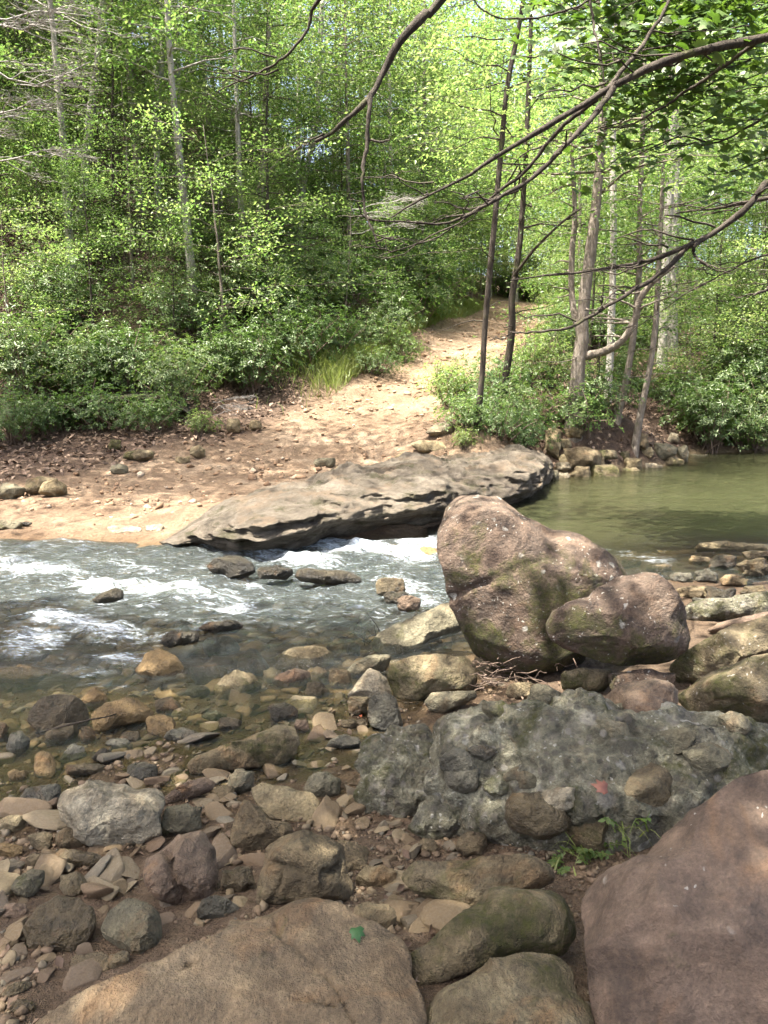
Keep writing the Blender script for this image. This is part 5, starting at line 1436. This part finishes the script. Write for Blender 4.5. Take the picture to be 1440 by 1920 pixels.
# ---- shrubs that can be pointed at
SH = [
 (470,735,RHODO[0],1.0,'bright glossy rhododendron hanging over the bend of the bank'),(415,720,RHODO[1],.9,'glossy rhododendron left of the one over the bend'),
 (560,690,RHODO[2],1.0,'rounded rhododendron above the road cut'),(620,672,RHODO[1],1.0,'dark green shrub above the grassy verge'),(690,655,BUSH[1],1.1,'blue-green bush beside the road bend'),
 (735,640,RHODO[0],1.0,'sunlit pale shrub at the inner bend of the road'),(335,762,RHODO[2],.9,'shrub drooping over the dark hollow, right side'),(245,742,RHODO[0],1.0,'shrub drooping over the dark hollow, middle'),
 (150,748,RHODO[1],1.1,'shrub drooping over the dark hollow, left side'),(60,755,RHODO[0],1.2,'big shrub at the left border above the hollow'),(505,620,RHODO[0],1.0,'white-flecked rhododendron in the middle of the bank'),
 (430,600,RHODO[2],1.1,'mid-slope shrub left of the white-flecked rhododendron'),(585,590,RHODO[1],1.1,'mid-slope shrub right of the white-flecked rhododendron'),(340,620,BUSH[1],1.3,'feathery yellow-green bush on the lower slope'),
 (120,620,RHODO[2],1.2,'broad shrub low on the left slope'),(785,610,BUSH[0],1.2,'bright bush at the left side of the rising road'),(655,585,RHODO[2],1.2,'pale green shrub behind the road bend'),
 (375,812,BUSH[2],.55,'little bush with bare twigs at the mud edge'),
 (990,722,BUSH[0],.85,'bright yellow-green bush between the slim pair and the forked tree'),(1035,722,BUSH[0],.95,'bright bush just left of the forked trunk'),(945,760,BUSH[1],1.1,'dark low bush behind the slim pair'),
 (985,800,BUSH[1],.95,'low bush overhanging the hollow beyond the ledge'),(1085,808,BUSH[2],1.1,'light green bush in front of the forked trunk'),(868,838,BUSH[2],.42,'small ferny plant on the boulder end of the ledge'),
 (852,762,BUSH[2],1.0,'airy seedling bush in front of the sunlit road'),(1330,840,RHODO[0],1.1,'dark shrub hanging over the far pool shore, left'),(1400,840,RHODO[2],1.1,'dark shrub hanging over the far pool shore, right'),
 (1300,790,RHODO[1],1.0,'dark shrub right of the rubble'),(1420,842,BUSH[0],.5,'bright grassy bush low at the right far shore'),(1120,770,BUSH[1],1.0,'small bush right of the forked trunk'),(1255,760,RHODO[1],.9,'glossy shrub above the right end of the rubble'),
 (95,812,RHODO[1],.62,'low shrub covering the left end of the dark hollow'),(175,806,RHODO[2],.6,'low shrub in front of the middle of the hollow'),(235,806,BUSH[1],.7,'fine-leaved low bush in front of the hollow'),(295,806,RHODO[1],.6,'low shrub at the right end of the hollow'),(25,830,RHODO[2],.7,'low dark shrub at the left border on the litter'),
 (700,702,BUSH[1],.75,'low bush on the grassy verge at the road bend'),(745,676,BUSH[0],.8,'bright low bush where the road narrows'),(838,735,BUSH[2],.9,'light seedlings at the right road edge'),
 (800,600,BUSH[0],1.7,'bright leafy bush on the slope left of the road, lowest of the upper row'),(825,572,BUSH[0],1.5,'sunny bush left of the road crest'),(770,575,RHODO[2],1.7,'pale wide bush above the inner bend'),
 (720,560,BUSH[1],1.9,'soft green bush high over the road bend'),(800,540,BUSH[1],2.0,'tall green bush on the slope over the crest'),
 (1075,590,BUSH[0],2.0,'bright bush at the right rim of the road crest'),(1110,640,BUSH[1],1.6,'green bush behind the forked trunk'),(1180,640,BUSH[0],1.7,'light bush behind the leaning trees'),
 (878,806,BUSH[2],.75,'light low bush just left of the left slim trunk'),(932,818,BUSH[1],.7,'dark low bush right of the left slim trunk foot'),(975,835,BUSH[1],.7,'dark low bush over the end of the ledge'),
 (905,792,BUSH[1],.8,'low foliage at the foot of the left slim tree'),(1375,760,RHODO[0],1.3,'large dark shrub above the far pool shore'),(1440,770,RHODO[2],1.3,'large shrub at the right border above the pool'),
]
for px, py, v, s, lab in SH:
    g = ground_hit(px, py)
    put('shrub', lab, 'shrub', sparts(v), g, 'shrubs along the banks', s)
# near-ground saplings giving the layered bright sprays
for px, py, v, s, lab in [(250,560,UNDER[0],1.0,'bright layered sapling at the left middle of the slope'),(80,560,UNDER[2],1.0,'yellow-green sapling by the left border'),(700,560,UNDER[2],1.1,'whitish-green sapling above the road bend'),
                     (30,760,UNDER[0],.75,'sapling spreading flat sprays at the left border above the mud'),(180,700,UNDER[3],.6,'feathery dark hemlock sapling over the hollow'),(330,700,UNDER[3],.5,'feathery hemlock sapling right of the hollow'),
                     (790,560,UNDER[0],1.0,'sunlit sapling left of the road crest'),(1120,720,UNDER[3],.6,'feathery sapling beside the forked tree'),(1330,760,UNDER[3],.8,'feathery hemlock above the pool shore'),(1430,800,UNDER[1],.7,'sapling at the right border over the pool')]:
    put('sapling', lab, 'sapling', tparts(v), ground_hit(px, py), None, s)
for k, (x, y) in enumerate([(5.5, 41), (8.0, 43), (10.5, 42), (13, 41), (7, 47), (10, 48), (3, 43), (15, 44), (6.6, 39.5), (9.2, 39)]):
    put('tree', ['first', 'second', 'third', 'fourth', 'fifth', 'sixth', 'seventh', 'eighth', 'ninth', 'tenth'][k] + ' leafy tree in the row closing the view over the road crest', 'tree', tparts(TALL[k % 4]), (x, y, Hs(x, y) - 2.5), 'trees closing the road', 1.05)
for px, py, Y, v, s, rz, lab in [(-90,170,14,DEAD[0],1.1,0,'spray of bare grey twigs at the upper left border'),(-80,320,14,DEAD[1],1.0,.1,'spray of bare grey twigs lower at the left border'),(420,400,21,DEAD[1],1.3,2.5,'bare grey brushwood on the middle slope'),
                            (660,440,22,DEAD[1],.9,.2,'pale bare brush above the rhododendrons'),
                            (400,780,14.4,DEAD[1],.35,.5,'pale bare twig sticking out at the mud edge')]:
    o = link('dead_branch', v, None, lab, 'dead branch', None, None, tuple(at_y(px, py, Y)))
    o.rotation_euler = (0, 0, rz); o.scale = (s, s, s)

for k, (x, y) in enumerate([(8.3, 44.5), (9.6, 45), (10.9, 44), (7.0, 45.5)]):
    put('shrub', ['first', 'second', 'third', 'fourth'][k] + ' bush closing the far end of the road', 'shrub', sparts(BUSH[k % 2]), (x, y, Hs(x, y)), 'bushes at the road end', 2.6)

ORD6 = ['second', 'third', 'fourth', 'fifth', 'first', 'sixth']
for k, (x, y) in enumerate([(4.5, 52), (8, 54), (12, 53), (15.5, 51), (1, 55), (19, 54)]):
    put('tree', ['pale', 'light', 'sunny', 'bright', 'thin', 'soft'][k] + ' far crown filling the gap over the road, ' + ORD6[k] + ' from left', 'tree', tparts(FAR[k % 2]), (x, y, Hs(x, y) - 3), 'far crowns over the road', 1.0)
# ------------------------------------------------------------------ rock bluff under the left shrubs
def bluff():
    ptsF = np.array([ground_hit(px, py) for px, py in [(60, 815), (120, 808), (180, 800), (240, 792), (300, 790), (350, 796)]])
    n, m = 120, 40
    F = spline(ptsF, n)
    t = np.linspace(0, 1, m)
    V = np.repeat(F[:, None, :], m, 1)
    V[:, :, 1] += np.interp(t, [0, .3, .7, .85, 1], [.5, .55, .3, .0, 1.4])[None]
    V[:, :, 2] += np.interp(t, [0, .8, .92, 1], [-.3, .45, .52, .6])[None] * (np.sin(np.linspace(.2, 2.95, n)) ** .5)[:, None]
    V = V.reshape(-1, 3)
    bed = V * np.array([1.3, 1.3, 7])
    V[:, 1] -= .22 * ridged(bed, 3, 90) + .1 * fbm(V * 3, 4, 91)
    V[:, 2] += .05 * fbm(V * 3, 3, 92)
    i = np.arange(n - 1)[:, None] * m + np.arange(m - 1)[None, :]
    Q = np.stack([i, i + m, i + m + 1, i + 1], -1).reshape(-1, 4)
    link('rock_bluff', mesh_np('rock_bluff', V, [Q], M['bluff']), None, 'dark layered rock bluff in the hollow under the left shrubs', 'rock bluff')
bluff()

# ------------------------------------------------------------------ leaf litter and grass
rs = np.random.RandomState(44)
N_ = 42000
x = rs.uniform(-14, 14, N_); y = 11 + 19 * rs.rand(N_) ** 1.3
z = H(x, y)
mud, lit, grav = zones(x, y, z)
k2 = (np.abs(x) < .62 * y + 1) & (rs.rand(N_) < lit * (1 - mud)) & (mud < .6) & (z > .12)
x, y, z = x[k2], y[k2], z[k2]
n = len(x)
P = np.stack([x, y, z + .02 + .03 * rs.rand(n)], 1)
nr = np.stack([rs.normal(size=n) * .5, rs.normal(size=n) * .5 - .25, np.ones(n)], 1)
L = rs.uniform(.06, .14, n)
V, T = leaves(P, nr, rs.normal(size=(n, 3)), L, L * .55, .15)
link('leaf_litter', mesh_np('leaf_litter', V, [T], M['litter'], False), None, 'brown fallen leaves covering the wooded slopes', 'leaf litter', None, 'stuff')
n = len(NEAR_LITTER)
L = rs.uniform(.02, .05, n)
V, T = leaves(NEAR_LITTER, np.stack([rs.normal(size=n) * .4, rs.normal(size=n) * .4 - .2, np.ones(n)], 1), rs.normal(size=(n, 3)), L, L * .6, .18)
link('fallen_leaves', mesh_np('fallen_leaves', V, [T], M['litter'], False), None, 'small brown leaves blown between the rocks of the near bank', 'leaf litter', None, 'stuff')
def grass(name, label, spots, per, hgt, seed, spread):
    rs = np.random.RandomState(seed)
    C = np.array([ground_hit(*s) for s in spots])
    n = len(C) * per
    P = np.repeat(C, per, 0) + rs.normal(size=(n, 3)) * np.array([spread, spread, 0])
    P[:, 2] = H(P[:, 0], P[:, 1])
    k = road_dist(P[:, 0], P[:, 1]) > 1.25
    P = P[k]; n = len(P)
    d = np.stack([rs.normal(size=n) * .35, rs.normal(size=n) * .35, np.ones(n)], 1)
    h = hgt * rs.uniform(.5, 1.2, n)
    sd = np.stack([rs.normal(size=n), rs.normal(size=n), np.zeros(n)], 1); sd /= np.linalg.norm(sd, axis=1)[:, None]
    w = .007
    bend = np.stack([rs.normal(size=n), rs.normal(size=n), -.3 * np.ones(n)], 1) * .3
    a, b = P - sd * w, P + sd * w
    m1 = P + d * h[:, None] * .6
    tip = P + d * h[:, None] + bend * h[:, None]
    V = np.stack([a, b, m1 + sd * w * .8, m1 - sd * w * .8, tip], 1).reshape(-1, 3)
    i = np.arange(n)[:, None] * 5
    link(name, mesh_np(name, V, [i + np.array([[3, 2, 4]]), i + np.array([[0, 1, 2, 3]])], M['grass'], False), None, label, 'grass', None, 'stuff')
grass('grass', 'tall yellow-green grass on the verge of the rising road', [(780,640),(800,628),(820,618),(840,606),(855,598),(870,588),(810,640),(835,622),(790,600),(765,655),(700,690),(680,695),(650,705),(720,680),(740,668),(630,715),(860,610),(845,590),(880,578)], 900, .45, 3, .6)

# ------------------------------------------------------------------ overhanging tree of the near bank, unseen trees added for shade
def twiggy(mb, rs, Q, r, n, L, lev=0, cl=None):
    m = len(Q)
    for k in range(n):
        f = rs.uniform(.15, 1)
        q = np.array([np.interp(f, np.linspace(0, 1, m), Q[:, j]) for j in range(3)])
        tg = Q[min(m - 1, int(f * (m - 1)) + 1)] - Q[max(0, int(f * (m - 1)) - 1)]
        az = math.atan2(tg[1], tg[0]) + rs.choice([-1, 1]) * rs.uniform(.3, 1.1)
        ln = L * rs.uniform(.5, 1.2) * (1.15 - .5 * f)
        pth = limb_path(rs, q, az, ln, rs.uniform(-.35, .25), 7, .09)
        r2 = max(.0032, min(r * .4, .009) * (1.2 - .6 * f))
        mb.tube(pth, np.linspace(r2, r2 * .45, 7), 4)
        if cl is not None: cl.append(pth[-1]); cl.append(pth[4])
        if lev < 1:
            twiggy(mb, rs, pth, r2, 3, ln * .5, lev + 1, cl)
def overhang():
    rs = np.random.RandomState(8)
    fx, fy = 6.6, 5.4
    foot = np.array([fx, fy, Hs(fx, fy)])
    e = empty('overhanging_tree', tuple(foot), 'dark spreading tree whose bare limbs and maple leaves overhang from the right', 'tree')
    tr = spline([(fx, fy, foot[2] - .3), (fx - .1, fy + .1, 2.0), (fx - .3, fy, 4.5), (fx - .1, fy - .1, 7), (fx - .4, fy, 10)], 24) - foot
    tb = MB(); tb.tube(tr, np.linspace(.26, .09, 24), 14, 3)
    link('trunk', tb.mesh('trunk', M['bark_dark']), e)
    def px3(l): return [tuple(at_y(*p)) for p in l]
    tz = lambda z: (fx - .25, fy, z)
    BR = [  # path, start radius, end radius, twigs, twig length
     ([tz(4.9)] + px3([(1440,74,6.2),(1330,96,6.1),(1230,125,6.0),(1150,165,5.9),(1075,215,5.8),(1000,262,5.7),(940,300,5.6),(880,338,5.5),(815,370,5.4),(740,410,5.3)]), .060, .006, 12, .9),
     (px3([(1150,165,5.9),(1110,225,5.7),(1050,285,5.5),(995,345,5.4),(930,378,5.3),(860,418,5.2),(790,430,5.1),(690,424,5.0)]), .026, .005, 14, .9),
     (px3([(1120,185,5.9),(1060,235,6.0),(1010,290,6.1),(960,340,6.2),(900,385,6.3),(850,425,6.4),(760,470,6.5),(700,490,6.6)]), .022, .004, 12, .9),
     (px3([(1135,175,5.9),(1180,110,6.1),(1225,50,6.3),(1262,-10,6.5),(1300,-90,6.8)]), .022, .012, 5, .8),
     (px3([(1420,78,6.2),(1370,115,6.4),(1300,165,6.6),(1240,205,6.8),(1190,232,7.0),(1130,248,7.2)]), .022, .005, 8, .7),
     ([tz(4.3)] + px3([(1450,335,5.6),(1395,388,5.5),(1330,438,5.5),(1280,462,5.4),(1200,488,5.4),(1110,502,5.3),(1020,512,5.3),(950,522,5.2)]), .050, .005, 12, .8),
     (px3([(1300,455,5.5),(1255,490,5.4),(1200,535,5.3),(1130,582,5.2),(1070,615,5.1),(1010,622,5.0),(960,622,5.0)]), .024, .005, 10, .7),
     (px3([(1318,446,5.5),(1304,462,5.4),(1306,482,5.4),(1330,492,5.3),(1352,500,5.3)]), .018, .005, 3, .4),
     ([tz(3.9)] + px3([(1445,368,6.0),(1400,382,6.1),(1330,392,6.2),(1262,396,6.3)]), .032, .008, 6, .7),
     ([tz(3.0)] + px3([(1460,540,5.8),(1430,548,5.8),(1405,552,5.8)]), .025, .010, 3, .5),
     ([tz(7.2), (4.2, 5.3, 6.9), (2.2, 5.1, 6.0), (1.0, 5.0, 5.0)] + px3([(828,-4,4.9),(790,35,4.85),(745,82,4.8),(716,130,4.8),(692,185,4.75),(655,225,4.7),(620,250,4.7),(588,272,4.65)]), .062, .011, 2, .5),
     (px3([(694,176,4.75),(692,225,4.7),(688,280,4.7),(684,335,4.65),(692,385,4.65),(706,430,4.6),(723,462,4.6)]), .019, .005, 6, .28),
     ([(1.0, 5.0, 5.0), (.2, 5.4, 4.9)] + px3([(605,-10,5.8),(580,40,5.9),(545,90,5.9),(500,125,6.0),(455,145,6.0),(415,162,6.1)]), .020, .005, 7, .7),
     (px3([(1115,-10,6.0),(1085,18,6.0),(1030,36,6.0),(965,40,6.0),(915,20,6.0),(895,-10,6.0)]), .010, .006, 5, .6),
     (px3([(1104,-20,6.4),(1112,40,6.4),(1122,90,6.3),(1130,150,6.2),(1126,240,6.2)]), .014, .005, 6, .6),
     ([tz(5.4)] + px3([(1460,205,7.4),(1400,240,7.5),(1340,270,7.5),(1270,262,7.6),(1180,300,7.7)]), .028, .005, 8, .8),
     (px3([(1460,470,6.6),(1380,500,6.7),(1300,540,6.8),(1220,590,6.9),(1150,640,7.0)]), .012, .003, 10, .8),
    ]
    for k, (pth, r0, r1, nt, tl_) in enumerate(BR):
        pp = [np.array(pth[0])]
        for q in pth[1:]:
            q = np.array(q); ln = np.linalg.norm(q - pp[-1]); m_ = max(1, int(ln / .7))
            p_ = pp[-1]
            for u in range(1, m_ + 1): pp.append(p_ + (q - p_) * u / m_)
        Q = spline(np.array(pp), 40) - foot
        Q[3:] += np.cumsum(rs.normal(size=(37, 3)), 0) * .004
        b = MB()
        rr = np.linspace(r0, r1, 40) * (.78 + .10 * np.sin(np.arange(40) * 1.7 + k)) * (1 + .12 * rs.rand(40))
        b.tube(Q, rr, 8 if r0 > .02 else 6, k)
        vis = Q[12:] if k in (0, 5, 8, 9, 15) else Q
        twiggy(b, rs, vis if k != 10 else Q[30:], r0, (nt + 1) // 2, tl_ * .85)
        link('branch', b.mesh('branch', M['bark_dark']), e)
    # maple leaves of the upper right
    lob = np.array([(0, 0), (.28, -.02), (.50, .18), (.34, .26), (.48, .62), (.22, .52), (0, 1.0), (-.22, .52), (-.48, .62), (-.34, .26), (-.50, .18), (-.28, -.02)])
    cl = []
    tb = MB()
    for k in range(115):
        px, py = rs.uniform(1030, 1480), rs.uniform(-60, 330)
        if rs.rand() < smooth(np.array(py - (150 + (px - 1030) * .45)), -60, 150): continue
        c = at_y(px, py, rs.uniform(6.7, 9.0)) - foot
        pth = limb_path(rs, c + np.array([.5, 0, .3]), math.pi + rs.normal() * .5, .9, rs.uniform(-.6, -.1), 6)
        tb.tube(pth, np.linspace(.007, .003, 6), 4)
        for w in pth[1:]:
            for _ in range(7): cl.append(w + rs.normal(size=3) * np.array([.15, .2, .11]))
    C = np.array(cl); n = len(C)
    nr = np.stack([rs.normal(size=n) * .5, rs.normal(size=n) * .5 - .45, np.ones(n)], 1); nr /= np.linalg.norm(nr, axis=1)[:, None]
    di = rs.normal(size=(n, 3)) - np.array([0, 0, .5]); di -= (di * nr).sum(1)[:, None] * nr; di /= np.linalg.norm(di, axis=1)[:, None]
    sd = np.cross(nr, di)
    L = rs.uniform(.075, .135, n)
    V = C[:, None] + L[:, None, None] * (lob[None, :, 0, None] * sd[:, None] * 1.1 + lob[None, :, 1, None] * di[:, None] - (np.abs(lob[None, :, 0, None]) * .25) * nr[:, None])
    i = np.arange(n)[:, None] * 12
    T = np.concatenate([i + np.array([[0, a, a + 1]]) for a in range(1, 11)])
    link('twigs', tb.mesh('twigs', M['bark_dark']), e)
    link('crown', mesh_np('crown', V.reshape(-1, 3), [T], M['leaf_maple'], False), e)
overhang()
def shade_tree(label, fx, fy, seed, boxes, nl, per):
    """unseen tree added outside the frame; its crown is laid out to cast shade"""
    rs = np.random.RandomState(seed)
    foot = np.array([fx, fy, Hs(fx, fy)])
    e = empty('unseen_shade_tree', tuple(foot), label, 'tree')  # unseen tree, added for the shade of its crown
    tr = spline([(0, 0, -.3), (.1, .1, 3), (-.1, .2, 6), (.1, .3, 9), (0, .3, 12)], 20)
    tb = MB(); tb.tube(tr, np.linspace(.22, .07, 20), 12, seed)
    cen = []
    for k in range(nl):
        x0, x1, y0, y1, z0, z1 = boxes[k % len(boxes)]
        tip = np.array([rs.uniform(x0, x1), rs.uniform(y0, y1), rs.uniform(z0, z1)])
        tip[2] = max(tip[2], 2.9 + .60 * max(tip[1], 0))
        tip = tip - foot
        h = rs.uniform(.35, .95)
        p0 = np.array([np.interp(h, np.linspace(0, 1, 20), tr[:, j]) for j in range(3)])
        pth = spline([p0, p0 * .5 + tip * .5 + np.array([0, 0, .5]), tip], 10)
        tb.tube(pth, np.linspace(.04, .005, 10), 5)
        for w in pth[5:]:
            cen.append(w)
            for _ in range(3):
                tw = w + rs.normal(size=3) * np.array([.55, .55, .2])
                cen.append(tw)
    C = np.array(cen)
    zmin = 2.5 + .56 * np.maximum(C[:, 1] + foot[1], 0) - foot[2]
    C = C[C[:, 2] > zmin]
    V, T = leaf_cloud(rs, C, per, .26, .1, .14, .6, .5)
    link('trunk', tb.mesh('trunk', M['bark_mid']), e)
    link('crown', mesh_np('crown', V, [T], M['leaf_maple'], False), e)
shade_tree('unseen leafy tree added left of the frame to shade the near bank', -6.4, 4.2, 5, [(-7, -1.5, -1, 3.6, 6, 10)], 46, 9)
shade_tree('unseen leafy tree added right of the frame to shade the near bank', 6.8, 3.2, 6, [(-.6, 6, -1.5, 4.6, 6.5, 11)], 96, 10)
shade_tree('unseen leafy tree added behind the camera to shade the near bank', .8, -2.2, 7, [(-5, 3, -2.5, 3, 6, 10)], 84, 10)
shade_tree('unseen tall leafy tree added over the mud flat to dapple it with shade', -11.2, 11.5, 8, [(-10.5, .5, 7, 13.5, 10.5, 15)], 50, 10)

# ------------------------------------------------------------------ small things of the near bank
def twig_heap(name, label, px, py, n, L, seed, mat, up=.3, lift=.02):
    rs = np.random.RandomState(seed)
    g = ground_hit(px, py)
    b = MB()
    for k in range(n):
        p = rs.normal(size=3) * np.array([.10, .07, .03]) + np.array([0, 0, lift])
        pth = limb_path(rs, p, rs.uniform(0, 6.28), L * rs.uniform(.4, 1.2), rs.normal() * up + (up if up > .5 else 0), 6, .12)
        b.tube(pth, np.linspace(.004, .0018, 6), 4)
    link(name, b.mesh(name, M[mat]), None, label, 'twigs', None, None, tuple(g + np.array([0, 0, lift])))
twig_heap('twig_heap', 'heap of dry twigs at the foot of the tall pinkish boulder', 925, 1288, 46, .20, 3, 'twig_brown', .35, .05)
twig_heap('twig_bunch', 'upright bunch of dark twigs caught between stones by the stream', 690, 1222, 22, .18, 4, 'bark_dark', .9, .04)
twig_heap('twig_heap', 'few thin twigs under the leaning pinkish boulder', 1060, 1270, 10, .22, 5, 'twig_brown', .3, .03)
def stick(label, pts, r):
    b = MB()
    P = np.array([at_y(*p) if len(p) == 3 else ground_hit(*p) + np.array([0, 0, .03]) for p in pts])
    c = P[0].copy()
    b.tube(spline(P - c, 12), np.linspace(r, r * .5, 12), 5)
    link('stick', b.mesh('stick', M['bark_dark']), None, label, 'stick', None, None, tuple(c))
B = ground_hit(150, 1376)
stick('thin dark stick leaning across the smooth purplish boulder', [(68,1374,B[1] - .02),(110,1364,B[1] - .12),(165,1350,B[1] - .2),(200,1344,B[1] - .1),(232,1334,B[1] + .05)], .006)
def flat_leaf(label, px, py, size, color, seed, dist):
    t = NT('leaf_' + str(seed))
    t.principled(t.mix(t.noise(t.vec(), 30, 4), color, tuple(c * .6 for c in color)), .5)
    rs = np.random.RandomState(seed)
    lob = np.array([(0, 0), (.30, -.05), (.50, .2), (.36, .30), (.46, .66), (.2, .56), (0, 1.0), (-.2, .56), (-.46, .66), (-.36, .30), (-.50, .2), (-.30, -.05)]) - np.array([0, .4])
    V = np.zeros((24, 3)); a = rs.uniform(0, 6.28)
    V[:12, 0] = lob[:, 0] * math.cos(a) - lob[:, 1] * math.sin(a); V[:12, 1] = lob[:, 0] * math.sin(a) + lob[:, 1] * math.cos(a)
    V[:12, 2] = .35 * (V[:12, 0] ** 2) + .2 * V[:12, 1] ** 2
    V[12:] = V[:12] - np.array([0, 0, .02])
    V *= size
    T = [[0, k, k + 1] for k in range(1, 11)] + [[12, 13 + k, 12 + k] for k in range(1, 11)]
    Qs = [[k, 12 + k, 12 + (k + 1) % 12, (k + 1) % 12] for k in range(12)]
    d = ray(px, py); d /= np.linalg.norm(d)
    o = link('fallen_leaf', mesh_np('fallen_leaf', V, [np.array(T), np.array(Qs)], t.m, False), None, label, 'leaf', None, None, tuple(np.array([0, 0, CAM_Z]) + d * dist))
    o.rotation_euler = (.45, .1, 0)
    return o
bpy.context.view_layer.update()
def surf_dist(px, py):
    d = ray(px, py); d = Vector(d / np.linalg.norm(d))
    dg = bpy.context.evaluated_depsgraph_get()
    ok, loc, nrm, idx, ob, mt = SC.ray_cast(dg, Vector((0, 0, CAM_Z)), d)
    return (loc - Vector((0, 0, CAM_Z))).length if ok else 5.0
flat_leaf('fresh green leaf lying on the big flat slab', 670, 1752, .045, (.035, .10, .025), 3, surf_dist(670, 1752) - .02)
flat_leaf('fallen red-brown leaf on the conglomerate outcrop', 1125, 1476, .06, (.24, .095, .06), 5, surf_dist(1125, 1476) - .03)
flat_leaf('tiny orange leaf at the rim of the small pool', 677, 1342, .02, (.5, .13, .05), 6, surf_dist(677, 1342) - .01)
def near_plant(name, label, px, py, n, hgt, seed, blades):
    rs = np.random.RandomState(seed)
    dist = surf_dist(px, py)
    d = ray(px, py); d /= np.linalg.norm(d)
    c = np.array([0, 0, CAM_Z]) + d * dist
    e = empty(name, tuple(c), label, 'plant')
    sb = MB(); cen = []; dr = []
    for k in range(n):
        pth = limb_path(rs, np.zeros(3), rs.uniform(0, 6.28), hgt * rs.uniform(.4, 1), rs.uniform(.5, 1.6), 7)
        sb.tube(pth, np.linspace(.0018, .0009, 7), 4)
        for j in range(2, 7):
            for s in (-1, 1):
                tg = pth[j] - pth[j - 1]
                cen.append(pth[j]); dr.append(np.cross(tg, [0, 0, 1.0]) * s + tg * .6)
    C = np.array(cen); D = np.array(dr); m = len(C)
    L = rs.uniform(.016, .03, m)
    V, T = leaves(C, np.stack([rs.normal(size=m) * .3, rs.normal(size=m) * .3 - .3, np.ones(m)], 1), D, L, L * .6, .08)
    link('stem', sb.mesh('stem', M['grass']), e)
    link('foliage', mesh_np('foliage', V, [T], M['leaf_bright'], False), e)
    if blades:
        g = MB()
        for k in range(blades):
            az = rs.uniform(0, 6.28); h = hgt * rs.uniform(.8, 1.6)
            P = limb_path(rs, rs.normal(size=3) * np.array([.03, .03, 0]), az, h, rs.uniform(.6, 1.6), 6, .04)
            P[:, 2] -= np.linspace(0, 1, 6) ** 3 * h * .5
            w = np.linspace(.004, .0006, 6)[:, None] * np.array([[-math.sin(az), math.cos(az), 0]])
            VV = np.concatenate([P - w, P + w])
            g.add(VV, None, [[j, j + 1, 7 + j, 6 + j] for j in range(5)])
        link('blades', g.mesh('blades', M['grass'], False), e)
near_plant('small_plant', 'small lime-green plant and grass growing between outcrop and mauve boulder', 1098, 1600, 9, .13, 3, 14)
near_plant('small_plant', 'grass tuft with seedlings at the top of the mauve boulder', 1170, 1560, 4, .10, 4, 16)
near_plant('small_plant', 'tiny seedling beside the flat-topped mossy rock', 1045, 1632, 3, .05, 5, 6)

# ------------------------------------------------------------------ labels: tell look-alikes apart by their order in the picture
bpy.context.view_layer.update()
ORD = ['first', 'second', 'third', 'fourth', 'fifth', 'sixth', 'seventh', 'eighth', 'ninth', 'tenth', 'eleventh', 'twelfth', 'thirteenth', 'fourteenth', 'fifteenth', 'sixteenth']
by = {}
for o in SC.objects:
    if o.parent is None and o.get('label') and o.get('kind') is None:
        by.setdefault(o['label'], []).append(o)
for lab, os_ in by.items():
    if len(os_) < 2 or len(os_) > len(ORD): continue
    os_.sort(key=lambda o: float(to_px(np.array(o.matrix_world.translation))[0]))
    for k, o in enumerate(os_):
        new = lab + ', ' + ORD[k] + ' from left'
        if len(new.split()) <= 16: o['label'] = new
